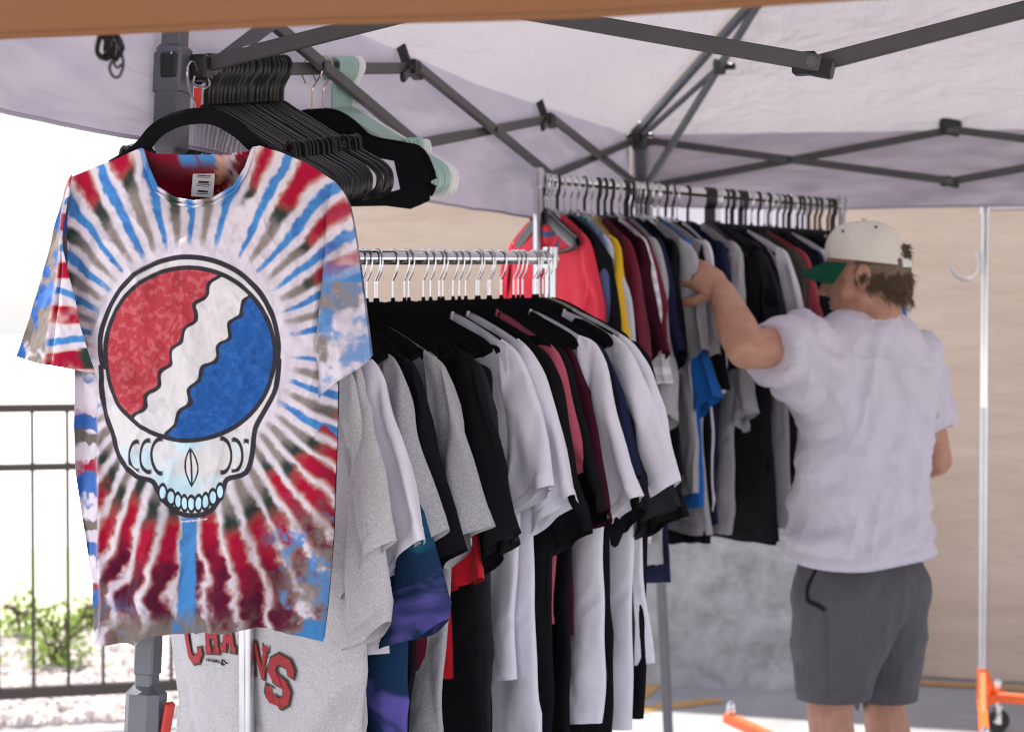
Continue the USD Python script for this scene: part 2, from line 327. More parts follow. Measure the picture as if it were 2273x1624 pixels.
obj('coping', wallbox(WL - 0.05, WR + 0.05, WH + 0.002, WH + 0.1, -0.04, 0.4), M['rough_concrete'], bl, False)

# concrete block
cb = thing('concrete_block', 'rough pale grey concrete block standing on the pavement behind the rear rack', 'concrete block', U(1620, 1534, 7.76) * [1, 1, 0], -TH * 0.6)
m = trimesh.creation.box((1.02, 0.42, 0.86)); m = m.subdivide().subdivide().subdivide().subdivide()
V = np.array(m.vertices); V[:, 2] += 0.43; V[:, 1] += 0.21
rim = np.maximum(np.abs(V[:, 0]) - 0.48, 0) + np.maximum(np.abs(V[:, 1] - 0.21) - 0.19, 0) + np.maximum(V[:, 2] - 0.83, 0)
n_ = (fbm(V * 9, 4, 3) - 0.5)
V[:, 1] += n_ * 0.03 + np.where(V[:, 1] < 0.1, rim * 0.6, 0); V[:, 0] *= 1 - rim * 0.5 + (fbm(V * 6, 3, 9) - 0.5) * 0.05 * (np.abs(V[:, 0]) > 0.45); V[:, 2] += (V[:, 2] > 0.5) * (fbm(V * 5, 3, 5) - 0.5) * 0.05
obj('block', (V, m.faces), M['rough_concrete'], cb, 50)

# ---------------------------------------------------------------- fence, gravel, shrubs on the left
fe = thing('metal_fence', 'black metal picket fence in bright sunlight left of the tie-dye shirt', 'fence', (0, 0, 0))
def fpt(px, d): return (px - CX) / FPX * d
f0, f1 = U(-420, 0, 6.7), U(640, 0, 7.15)
f0[2] = f1[2] = 0
fdir = norm(f1 - f0); flen = np.linalg.norm(f1 - f0)
ztop, zmid, zbot = 1.262, 1.035, 0.165
for z, h in ((ztop, 0.032), (zmid, 0.028), (zbot, 0.045)):
    obj('rail', bar(f0 + [0, 0, z], f1 + [0, 0, z], 0.03, h), M['fence_metal'], fe, False)
sx = 0.0
while sx < flen:
    p = f0 + fdir * sx
    if abs((sx % 2.02) - 1.65) < 0.066:
        obj('post', box(p + [0, 0, 0.63], (0.05, 0.05, 1.28), np.stack([fdir, [-fdir[1], fdir[0], 0], [0, 0, 1]], 1), 0.004), M['fence_metal'], fe, False)
    else:
        obj('picket', box(p + [0, 0, (ztop + zbot) / 2], (0.0135, 0.0135, ztop - zbot), np.stack([fdir, [-fdir[1], fdir[0], 0], [0, 0, 1]], 1)), M['fence_metal'], fe, False)
    sx += 0.131
fn = np.array([-fdir[1], fdir[0], 0])
bed = [f0 + fn * 0.15, f1 + fn * 0.15, f1 + fn * 2.3, f0 + fn * 2.3]
tag(obj('gravel', (np.array(bed) + [0, 0, 0.002], np.array([[0, 1, 2], [0, 2, 3]])), M['gravel_bed'], smooth=False), 'pinkish gravel bed behind the fence', 'gravel', kind='structure')
ico = trimesh.creation.icosahedron(); st = []
for k in range(2600):
    p = f0 + fdir * nrs.uniform(0, flen) + fn * (0.15 + 2.1 * nrs.rand() ** 1.3)
    s = nrs.uniform(0.015, 0.045)
    st.append((np.array(ico.vertices) * s * nrs.uniform(0.6, 1.2, 3) + nrs.uniform(-0.15, 0.15, (12, 3)) * s + p + [0, 0, s * 0.3], np.array(ico.faces)))
tag(obj('gravel_stones', cat(*st), M['stone'], smooth=False), 'loose pale stones covering the bed behind the fence', 'gravel', kind='stuff')
lw = [f0 + fn * 2.3 - fdir * 4, f1 + fn * 2.3, f1 + fn * 6, f0 + fn * 6 - fdir * 4]
tag(obj('lawn', (np.array(lw) + [0, 0, 0.001], np.array([[0, 1, 2], [0, 2, 3]])), M['grass_ground'], smooth=False), 'sunlit lawn beyond the gravel bed', 'lawn', kind='structure')
def shrub(base, w, h, n, label, seed):
    r = np.random.RandomState(seed)
    t = thing('shrub', label, 'shrub', base)
    Vs, Fs = [], []
    for k in range(n):
        a = r.uniform(0, 2 * PI); rr = w * math.sqrt(r.rand()); z = h * (0.12 + 0.88 * r.rand() * (1 - 0.55 * (rr / w) ** 2))
        c = np.array([rr * math.cos(a), rr * math.sin(a) * 0.8, z]); c = c + np.array([r.normal(), r.normal(), r.normal() * 0.8]) * 0.03 * (k % 3); d = norm(r.normal(size=3) + [0, 0, 0.5]); s = norm(np.cross(d, r.normal(size=3))); l = r.uniform(0.02, 0.05)
        Vs.append(np.array([c, c + d * l * 0.5 + s * l * 0.3, c + d * l, c + d * l * 0.5 - s * l * 0.3])); Fs.append(np.array([[0, 1, 2], [0, 2, 3]]) + 4 * k)
    obj('foliage', (np.vstack(Vs), np.vstack(Fs)), M['leaf'], t, False)
    obj('stem', cat(*[tube(smooth_path([(0, 0, -0.02), (r.normal() * w * 0.2, r.normal() * w * 0.2, h * 0.4), (r.normal() * w * 0.5, r.normal() * w * 0.4, h * 0.8)], 4), 0.006, 5) for _ in range(9)]), M['bark'], t)
shrub(U(120, 1500, 8.1) * [1, 1, 0], 0.15, 0.33, 420, 'bright green leafy shrub behind the fence, right one of the pair', 1)
shrub(U(52, 1440, 8.9) * [1, 1, 0], 0.15, 0.24, 240, 'small yellow-green shrub behind the fence at the left, farther back', 2)
shrub(U(196, 1440, 9.1) * [1, 1, 0], 0.12, 0.20, 180, 'small yellow-green shrub behind the fence, nearest to the tie-dye shirt', 3)

# ---------------------------------------------------------------- canopy tent
tent = thing('canopy_tent', 'pop-up canopy tent with pale cloth roof, dark metal frame and orange front valance', 'canopy tent')
A = U(404, 145, 2.95)                                  # front left post at its slider
AX = np.array([A[0], A[1]])
a_, b_ = 1.1, 1.03                                     # truss spans along the side and across the front
def node(i, j, z): p = AX + (e * i * a_ + g * j * b_)[:2]; return np.array([p[0], p[1], z])
ZL, ZU, EAVE = 2.0, 2.19, 2.20
zl = lambda i, j: ZL + 0.045 * i / 3 - (0.035 if i in (1, 2) and j == 0 else 0) - (0.035 if j in (1, 2) and i == 0 else 0)
zu = lambda i, j: ZU + 0.02 * i / 3 - (0.045 if i in (1, 2) and j == 0 else 0)
FM = M['frame_metal']
def scissor(n0, n1, name='truss_bar', off=None):
    o = np.zeros(3) if off is None else np.asarray(off)
    (i0, j0), (i1, j1) = n0, n1
    t = norm(node(i1, j1, 0) - node(i0, j0, 0)); s = np.array([-t[1], t[0], 0]) * 0.011
    obj(name, bar(node(i0, j0, zl(i0, j0)) + s, node(i1, j1, zu(i1, j1)) + s, 0.014, 0.0245, ext=0.012), FM, tent, False)
    obj(name, bar(node(i0, j0, zu(i0, j0)) - s, node(i1, j1, zl(i1, j1)) - s, 0.014, 0.0245, ext=0.012), FM, tent, False)
    mid = (node(i0, j0, (zl(i0, j0) + zu(i1, j1)) / 2) + node(i1, j1, (zu(i0, j0) + zl(i1, j1)) / 2)) / 2
    obj('pivot_bolt', cyl(mid - norm(s) * 0.022, mid + norm(s) * 0.022, 0.008, 12), M['black_plastic'], tent)
for k in range(3):
    scissor((k, 0), (k + 1, 0)); scissor((3, k), (3, k + 1)); scissor((0, k), (0, k + 1)); scissor((k, 3), (k + 1, 3))
def joint(p, t):
    """plastic sleeve joint where two bars end: two plates and a bolt"""
    s = np.array([-t[1], t[0], 0]); R = np.stack([t, s, [0, 0, 1]], 1)
    j = obj('joint', cat(box(p - t * 0.012, (0.036, 0.030, 0.033), R, 0.003), bar(p - t * 0.004 - np.array([0, 0, 0.004]), p + t * 0.030 - np.array([0, 0, 0.012]), 0.026, 0.026, ch=0.003)), M['black_plastic'], tent)
    obj('bolt', cat(cyl(p - s * 0.019, p + s * 0.019, 0.0085, 14), cyl(p - s * 0.021, p + s * 0.021, 0.0045, 8)), M['leg_metal'], j)
for i, j, t in [(1, 0, e), (2, 0, e), (3, 1, g), (3, 2, g), (0, 1, g), (0, 2, g)]:
    joint(node(i, j, zu(i, j)), t); joint(node(i, j, zl(i, j)), t)
# posts: outer leg, slider, inner leg (leaning), foot lever
def post(i, j, lean, name_l=None, lever=False):
    top = node(i, j, 2.28); sl = node(i, j, zl(i, j)); up = node(i, j, zu(i, j)); foot = np.array([top[0] + lean[0], top[1] + lean[1], 0.0])
    ax = norm(top - foot); R0 = np.stack([g - ax * (g @ ax), e, ax], 1); R0[:, 0] = norm(R0[:, 0]); R0[:, 1] = np.cross(ax, R0[:, 0])
    def along(z0, z1, w, dep, ch=0.003):
        p0 = foot + ax * (z0 / ax[2]); p1 = foot + ax * (z1 / ax[2]); return box((p0 + p1) / 2, (w, dep, np.linalg.norm(p1 - p0)), R0, ch)
    obj('post', along(1.02, 2.26, 0.034, 0.034), M['leg_metal'], tent, False)
    obj('slider', cat(along(sl[2] - 0.14, sl[2] + 0.035, 0.047, 0.047, 0.006), along(sl[2] - 0.045, sl[2] + 0.022, 0.050, 0.050, 0.003)), M['leg_metal'], tent, 30)
    obj('post_head', cat(along(up[2] - 0.035, up[2] + 0.06, 0.050, 0.050, 0.006)), M['frame_metal'], tent, 30)
    obj('inner_post', along(0.02, 1.04, 0.030, 0.030), M['leg_metal'], tent, False)
    b = obj('foot_lever', cat(along(0.855 if lever else 0.9, 1.005 if lever else 1.03, 0.060, 0.054, 0.014)), M['leg_metal'], tent, 30)
    if lever:
        pz = foot + ax * (0.93 / ax[2])
        obj('release_tab', box(pz + g * 0.036, (0.012, 0.022, 0.10), R0 @ trimesh.transformations.rotation_matrix(0.14, [0, 1, 0])[:3, :3], 0.004), M['red_plastic'], b, label='red release tab')
    obj('foot_plate', box(foot + [0, 0, 0.006], (0.11, 0.11, 0.012), R0 * [1, 1, 1], 0.002), M['leg_metal'], tent, False)
    for dv in (e, -e, g, -g):
        p = sl + dv * 0.035; pu = up + dv * 0.035
        for q_ in (p, pu): obj('post_lug', box(q_, (0.03, 0.03, 0.042), np.stack([g, e, [0, 0, 1]], 1), 0.004), M['black_plastic'], tent, False)
post(0, 0, U(232, 2260, 2.80)[:2] - node(0, 0, 0)[:2] + [0.02, 0], lever=True)
post(3, 0, np.array([0.115, 0.0])); post(3, 3, np.array([0.08, 0.12])); post(0, 3, np.array([0.08, -0.12]))
# front bay posts out of frame
DF = 0.985                                              # depth of the bay in front of the first truss
for j in (0, 3):
    p = AX + (-e * DF + g * j * b_)[:2]
    obj('post', box((p[0] + (-0.03 if j == 0 else 0.03), p[1] + 0.04, 1.12), (0.036, 0.036, 2.2), None, 0.003), M['leg_metal'], tent, False)
# rafters to the hub
hub = node(1.5, 1.5, 3.30)
for (i, j) in ((0, 0), (3, 0), (3, 3), (0, 3)):
    p0 = node(i, j, zu(i, j) + 0.03); pm = p0 + (hub - p0) * 0.36
    obj('rafter', bar(p0, hub, 0.020, 0.028, ext=0.0), M['leg_metal'], tent, False)
    s0 = node(i, j, zl(i, j)) + (hub - p0) * [0.02, 0.02, 0]
    obj('rafter_strut', bar(s0, pm, 0.016, 0.024), M['leg_metal'], tent, False)
    mm = s0 + (pm - s0) * 0.6
    obj('strut_joint', box(mm, (0.04, 0.03, 0.05), None, 0.006), M['frame_metal'], tent, False)
    obj('strut_knob', cyl(mm, mm + g * 0.05, 0.011, 12), M['black_plastic'], tent)
    obj('strut_brace', bar(node(i, j, zu(i, j)) , mm, 0.012, 0.018), M['leg_metal'], tent, False)
obj('hub', lathe([(0.001, 3.22), (0.06, 3.22), (0.07, 3.26), (0.07, 3.36), (0.02, 3.38), (0.001, 3.38)], 16)[0:2] if False else xf(lathe([(0.001, 3.22), (0.06, 3.22), (0.07, 3.26), (0.07, 3.36), (0.02, 3.38), (0.001, 3.38)], 16), (hub[0], hub[1], 0)), M['black_plastic'], tent)
# roof cloth: four sagging faces over the square, eave line dips between the posts
def eave_pt(side, s):
    """s in 0..3 along a side; slightly outside the frame"""
    o = 0.035
    if side == 0: p = node(s, 0, 0) - g * o
    if side == 1: p = node(3, s, 0) + e * o
    if side == 2: p = node(3 - s, 3, 0) + g * o
    if side == 3: p = node(0, 3 - s, 0) - e * o
    z = EAVE + (0.02 * min(s, 3 - s) * -0.9) + 0.03 * ((s / 3) if side == 0 else 1 if side == 1 else 1 - s / 3 if side == 2 else 0)
    return np.array([p[0], p[1], z])
apex = hub + [0, 0, 0.06]
for side in range(4):
    nu, nv = 90, 60
    V = np.zeros((nv, nu, 3))
    for iu, s in enumerate(np.linspace(0, 3, nu)):
        b = eave_pt(side, s)
        for iv, t in enumerate(np.linspace(0, 1, nv)):
            p = b + (apex - b) * t
            w = math.sin(PI * min(t * 1.0, 1)) * (1 - abs(s - 1.5) / 1.5) ** 0.7 if t < 1 else 0
            V[iv, iu] = p - [0, 0, 0.10 * w]
    P = V.reshape(-1, 3)
    wr = (fbm(P * [3, 3, 8], 4, 11 + side) - 0.5) * 0.05 + (fbm(P * [12, 12, 20], 3, 21) - 0.5) * 0.014
    fade = np.repeat(np.sin(PI * np.linspace(0, 1, nv)) ** 0.5, nu) * np.tile(np.sin(PI * np.linspace(0.0, 1, nu)) ** 0.5, nv)
    P = P + np.array([0, 0, 1]) * (wr * fade)[:, None]
    obj('roof_panel', (P, grid_faces(nu, nv)), M['roof_cloth'], tent, True)
def valance(p_of, s0, s1, name, mat, drop, n=120, seed=0, thick=0.0):
    S = np.linspace(s0, s1, n); rows = np.linspace(0, 1, 26); V = []
    for r in rows:
        for s in S:
            p, nrm = p_of(s)
            wob = (fbm(np.array([[s * 2.2, r * 1.5, seed]]), 3, seed)[0] - 0.5) * 0.05 * r + (fbm(np.array([[s * 9, r * 7 + s * 3, seed + 2]]), 3, seed)[0] - 0.5) * 0.012
            V.append(p - [0, 0, drop * r + 0.004 * math.sin(s * 5 + seed) * r] + nrm * wob)
    V = np.array(V)
    p = obj(name, (V, grid_faces(n, len(rows))), M[mat], tent, True)
    edge = V[-n:]
    obj(name + '_hem', tube(edge, 0.0035, 6), M[mat], p if False else tent)
def side0(s):
    o = 0.038; p = node(s, 0, 0) - g * o; z = eave_pt(0, min(max(s, 0), 3))[2]
    return np.array([p[0], p[1], z + 0.004]), g
valance(side0, -DF / a_ - 0.03, 3.03, 'valance', 'valance_cloth', 0.322, 200, 3)
def side1(s): p = node(3, s, 0) + e * 0.038; return np.array([p[0], p[1], eave_pt(1, s)[2] + 0.004]), e
valance(side1, -0.03, 3.03, 'valance', 'valance_cloth', 0.252, 130, 5)
def side2(s): p = node(s, 3, 0) + g * 0.038; return np.array([p[0], p[1], 2.21]), g
valance(side2, -DF / a_, 3.03, 'valance', 'valance_cloth', 0.322, 60, 7)
def side3(s): p = AX + (-e * (DF + 0.04) + g * s * b_)[:2]; return np.array([p[0], p[1], 2.18]), e
valance(side3, -0.04, 3.04, 'front_valance', 'orange_cloth', 0.303, 160, 9)
fb = []
for s in (0, 3):
    for t in (0, 1): fb.append(np.append((AX + (-e * (DF + 0.04) * (1 - t) + g * s * b_)[:2]), 2.185 + (0.02 if t else 0)))
obj('front_bay_roof', (np.array(fb), np.array([[0, 1, 3], [0, 3, 2]])), M['roof_cloth'], tent, False)
# hook-and-loop straps holding the cloth at the side joints
for i in (1, 2):
    p = node(i, 0, zu(i, 0))
    obj('strap', bar(p - e * 0.03 + [0, 0, -0.012], p - e * 0.015 - g * 0.03 + [0, 0, 0.06], 0.022, 0.012, up=e, ch=0.003), M['black_plastic'], tent, False)
    obj('strap_end', bar(p - e * 0.035 + [0, 0, -0.012], p - e * 0.075 + [0, 0, -0.034], 0.014, 0.020, ch=0.004), M['black_plastic'], tent, False)
for p in (node(3, 1, zu(3, 1)),):
    obj('strap', box(p + [0, 0.0, 0.02], (0.07, 0.04, 0.05), None, 0.01), M['black_plastic'], tent)

# cord bundle hung on the orange valance
cbn = thing('cord_bundle', 'black elastic cord loops hanging from the orange valance at the upper left', 'cord', U(245, 92, 1.905))
parts = []
for k in range(12):
    r = rng.uniform(0.004, 0.009); ln = rng.uniform(0.014, 0.022); dx = rng.uniform(-0.011, 0.007); dy = rng.uniform(-0.006, 0.006)
    parts.append(tube(smooth_path([(dx, dy, 0.008), (dx + r, dy + 0.004, -ln * 0.4), (dx + r * 0.3, dy - 0.003, -ln), (dx - r * 0.8, dy, -ln * 0.5)], 6, True), 0.0014, 6, closed=True))
parts.append(tube(smooth_path([(0.006, 0, 0), (0.013, 0.002, -0.02), (0.010, 0, -0.036), (0.003, 0, -0.037), (-0.001, 0, -0.028), (0.003, 0, -0.018)], 8), 0.0017, 6))
parts.append(tube(smooth_path([(0.009, 0.002, -0.016), (0.004, 0, -0.022), (0.007, 0, -0.028), (0.012, 0, -0.024)], 6), 0.0015, 6))
obj('loop', cat(*parts), M['black_plastic'], cbn)

# ---------------------------------------------------------------- hangers
def hook_path(R=0.0185, drop=0.10):
    th = np.radians(np.linspace(215, -10, 14))
    p = [(R * math.cos(t), 0, R * math.sin(t)) for t in th]
    p += [(R * 0.95, 0, -0.012), (0.010, 0, -0.030), (0.001, 0, -0.042), (0, 0, -0.055), (0, 0, -drop)]
    return smooth_path(p, 3)
def slim_hanger(name, label, cat_, group, body, wire, loc, rz, rodR=0.0185, wr=0.0017):
    t = thing(name, label, cat_, loc, rz, group)
    obj('hook', tube(hook_path(rodR), wr, 6), M[wire], t)
    arms = smooth_path([(-0.208, 0, -0.182), (-0.195, 0, -0.168), (-0.12, 0, -0.138), (-0.05, 0, -0.108), (0, 0, -0.098), (0.05, 0, -0.108), (0.12, 0, -0.138), (0.195, 0, -0.168), (0.208, 0, -0.182)], 4)
    obj('arms', tube(arms, 1, 8, (0.0165, 0.0032), up=(0, 0, 1)), M[body], t)
    obj('cross_bar', tube(smooth_path([(-0.2, 0, -0.175), (-0.15, 0, -0.188), (0.15, 0, -0.188), (0.2, 0, -0.175)], 4), 1, 6, (0.004, 0.003), up=(0, 0, 1)), M[body], t)
    obj('neck', tube(np.array([(0, 0, -0.075), (0, 0, -0.1)]), np.array([0.003, 0.007]), 8), M[body], t)
    return t

# ---------------------------------------------------------------- garments
def tee(seed, W=0.25, length=0.74, sleeve=(0.335, -0.44, 0.21, -0.515), drop=0.0, fold=1.0, bend=0.0, thick=1.0):
    """t-shirt on a hanger, local x across, y along the rail, z up from the rail. Returns {'body','sleeves','collar'}"""
    r = np.random.RandomState(seed)
    ph = r.uniform(0, 6.28, 8)
    z0 = -0.112 - drop; sh = 0.225 * W / 0.25
    nth, nv = 80, 36
    th = np.arange(nth) / nth * 2 * PI
    u = np.cos(th); sgn = np.sin(th)
    v = np.concatenate([np.linspace(0, 0.955, nv - 4), [0.962, 0.968, 0.985, 1.0]])[:, None]
    wv = sh + (W - sh) * ss(0, 0.3, v) + 0.012 * np.sin(v * 3 + ph[0]) * v
    x = wv * u[None, :]
    ax = np.abs(x)
    zt = z0 - 0.068 * np.clip((ax - 0.06) / (sh - 0.06), 0, 1.2) ** 1.25
    neck = np.clip(1 - (ax / 0.088) ** 2, 0, 1) ** 0.5
    zt = zt - neck * np.where(sgn[None, :] < 0, 0.085, 0.02)
    zh = z0 - length + 0.010 * np.sin(x * 14 + ph[1]) + 0.012 * (ax / W) ** 2
    z = zt + (zh - zt) * v
    h = (0.004 + 0.013 * ss(0, 0.35, v) + 0.008 * v + 0.0016 * (v > 0.965)) * thick
    y = h * np.sign(sgn) * np.abs(sgn) ** 0.7
    f = fold * (0.007 * np.sin(x * 38 + ph[2] + 2 * v) + 0.006 * np.sin(x * 21 + ph[3] - v * 1.5) + 0.010 * np.sin(x * 9 + ph[4])) * ss(0.05, 0.9, v)
    wide = 0.012 * np.sin(v * 4 + ph[5]) * v * (x / W)
    y = y + f + wide
    P = np.stack([x, y, z], -1).reshape(-1, 3)
    P[:, 1] += (fbm(P * [9, 9, 6], 2, seed) - 0.5) * 0.020 * np.repeat(ss(0, 0.25, v[:, 0]), nth)
    P[:, 2] += (fbm(P * [7, 7, 5], 2, seed + 5) - 0.5) * 0.016 * np.repeat(v[:, 0], nth)
    P[:, 1] += 0.011 * (ridge(P * [13, 5, 3.2] + seed, seed + 11) - 0.15) * np.repeat(ss(0.03, 0.3, v[:, 0]), nth)
    body = (P, grid_faces(nth, nv, True))
    hemring = P[-nth:]
    out = {'body': body, 'sleeves': [], 'collar': None}
    xo, zo, xi, zi = sleeve
    for s in (1, -1):
        n2, nr = 36, 24
        t = np.concatenate([np.linspace(0, 0.90, nr - 4), [0.912, 0.922, 0.96, 1.0]])
        eu = smooth_path([(sh * 0.90, z0 - 0.055), (sh + 0.018, z0 - 0.085), (sh + (xo - sh) * 0.55, z0 + (zo - z0) * 0.55), (xo, zo)], 8)
        el = smooth_path([(W - 0.012, z0 - 0.285), ((W + xi) / 2 - 0.004, (z0 - 0.30 + zi) / 2), (xi, zi)], 8)
        eu = np.stack([np.interp(t, np.linspace(0, 1, len(eu)), eu[:, k]) for k in (0, 1)], 1)
        el = np.stack([np.interp(t, np.linspace(0, 1, len(el)), el[:, k]) for k in (0, 1)], 1)
        th2 = np.arange(n2) / n2 * 2 * PI
        c = (np.cos(th2) + 1) / 2; sy = np.sin(th2)
        X = el[:, None, 0] + (eu - el)[:, None, 0] * c; Z = el[:, None, 1] + (eu - el)[:, None, 1] * c
        hh = (0.010 + 0.010 * np.sin(t * PI * 0.7) + 0.0018 * (t > 0.92))[:, None] * thick
        Y = hh * np.sign(sy) * np.abs(sy) ** 0.75
        k1 = r.uniform(-1, 1)
        Y = Y + (bend + 0.008 * k1) * (t[:, None] ** 1.6) + 0.009 * fold * np.sin(c * 6 + t[:, None] * 4 + ph[6] + s) * t[:, None] ** 0.7 + 0.008 * fold * np.sin(c * 11 - t[:, None] * 3 + ph[7]) * t[:, None]
        Z = Z + 0.005 * np.sin(c * 5 + ph[1]) * t[:, None]; X = X + 0.004 * np.sin(t[:, None] * 9 + c * 4 + ph[0]) * ss(0.1, 0.5, t[:, None])
        P2 = np.stack([X * s, Y, Z], -1).reshape(-1, 3)
        P2[:, 1] += (fbm(P2 * [9, 9, 7], 2, seed + 3) - 0.5) * 0.024
        P2[:, 1] += 0.013 * (ridge(np.stack([P2[:, 0] * 13 + P2[:, 2] * 5, P2[:, 1] * 5, P2[:, 2] * 3 - P2[:, 0] * 2], 1) + seed * 1.7, seed + 12) - 0.15) * np.repeat(ss(0.0, 0.2, t), n2)
        F = grid_faces(n2, nr, True)
        # a folded-in hem
        out['sleeves'].append((P2, F if s > 0 else F[:, ::-1]))
    cp = []
    for k in range(40):
        a = k / 40 * 2 * PI; xx = 0.088 * math.cos(a); fr = math.sin(a)
        zz = z0 - 0.006 - max(0, 1 - (xx / 0.088) ** 2) ** 0.5 * (0.085 if fr < 0 else 0.02)
        cp.append((xx, 0.010 * fr, zz))
    out['collar'] = tube(np.array(cp), 1, 6, (0.008, 0.0025), up=(0, 0, 1), closed=True)
    return out
def place_tee(label, color, loc, rz, seed, group=None, tilt=None, name='t_shirt', cat_='t-shirt', mat=None, **kw):
    t = thing(name, label, cat_, loc, rz, group, tilt)
    G = tee(seed, **kw); mt = mat or M['cotton_' + color]
    obj('body', G['body'], mt, t, True)
    for s in G['sleeves']: obj('sleeve', s, mt, t, True)
    obj('collar', G['collar'], mt, t, True)
    return t, G

# ---------------------------------------------------------------- front rack
def rack(p0, p1, label, over, base_ext, upr=0.0135, railr=0.0135, base=True, up_top=0.02):
    """rolling garment rack: rail, two uprights, orange base bars with casters"""
    p0, p1 = np.asarray(p0, float), np.asarray(p1, float)
    t = thing('clothes_rack', label, 'clothes rack')
    d = norm((p1 - p0) * [1, 1, 0]); n = np.array([d[1], -d[0], 0])
    obj('rail', cyl(p0 - d * over, p1 + d * over, railr, 20), M['chrome'], t)
    ends = []
    for p in (p0, p1):
        obj('upright', cyl((p[0], p[1], 1.25), (p[0], p[1], p[2] + up_top), upr * 0.88, 20), M['chrome'], t)
        obj('upright', cyl((p[0], p[1], 0.12), (p[0], p[1], 1.27), upr * 1.05, 20), M['dull_chrome'], t)
        obj('fitting', cyl((p[0], p[1], p[2] - 0.022), (p[0], p[1], p[2] + 0.022), upr * 1.2, 16), M['chrome'], t)
    return t, d, n
def caster(pos, parent):
    w = obj('caster', xf((np.asarray(lathe([(0.018, -0.012), (0.042, -0.014), (0.046, -0.008), (0.046, 0.008), (0.042, 0.014), (0.018, 0.012)], 20)[0])[:, [0, 2, 1]], lathe([(0.018, -0.012), (0.042, -0.014), (0.046, -0.008), (0.046, 0.008), (0.042, 0.014), (0.018, 0.012)], 20)[1]), np.asarray(pos) + [0, 0, 0.046]), M['rubber'], parent)
    obj('fork', cat(box(np.asarray(pos) + [0, 0.018, 0.07], (0.02, 0.003, 0.07)), box(np.asarray(pos) + [0, -0.018, 0.07], (0.02, 0.003, 0.07)), box(np.asarray(pos) + [0, 0, 0.104], (0.03, 0.04, 0.006)), cyl(np.asarray(pos) + [0, 0, 0.1], np.asarray(pos) + [0, 0, 0.135], 0.008)), M['chrome'], w)
def base_bars(t, p, dirs, z=0.145):
    p = np.array([p[0], p[1], 0.0])
    obj('base_sleeve', cyl(p + [0, 0, z - 0.02], p + [0, 0, z + 0.13], 0.021, 16), M['orange_paint'], t)
    for dv, ln in dirs:
        q_ = p + dv * ln
        b = obj('base_bar', cat(bar(p + [0, 0, z], q_ + [0, 0, z], 0.034, 0.034), bar(p + dv * 0.02 + [0, 0, z + 0.11], p + dv * min(0.24, ln * 0.7) + [0, 0, z + 0.005], 0.024, 0.024)), M['orange_paint'], t, False)
        obj('bolt', lathe([(0.001, 0.052), (0.012, 0.05), (0.017, 0.038), (0.017, 0.012), (0.012, 0.0)], 12)[0:2] and xf(lathe([(0.012, 0.0), (0.017, 0.012), (0.017, 0.034), (0.010, 0.046), (0.001, 0.048)], 12), q_ - dv * 0.03 + [0, 0, z + 0.017]), M['chrome'], b)
        caster(q_ - dv * 0.03, t)

R1a, R1b = U(545, 572, 3.10), U(1222, 572, 3.75)
rack1, r1, w1 = rack(R1a, R1b, 'chrome rail rack packed with shirts right behind the tie-dye shirt', 0.012, 0, up_top=0.0)
for p in (R1a, R1b): base_bars(rack1, p, ((w1, 0.28), (-w1, 0.28)))
rz1 = math.atan2(w1[1], w1[0]) - 0.10
proto_h = slim_hanger('slim_hanger', 'slim black velvet hanger with chrome hook on the front rack', 'hanger', 'slim black hangers on the front rack', 'velvet_black', 'steel_wire', R1a + r1 * 0.02, rz1, 0.0155)

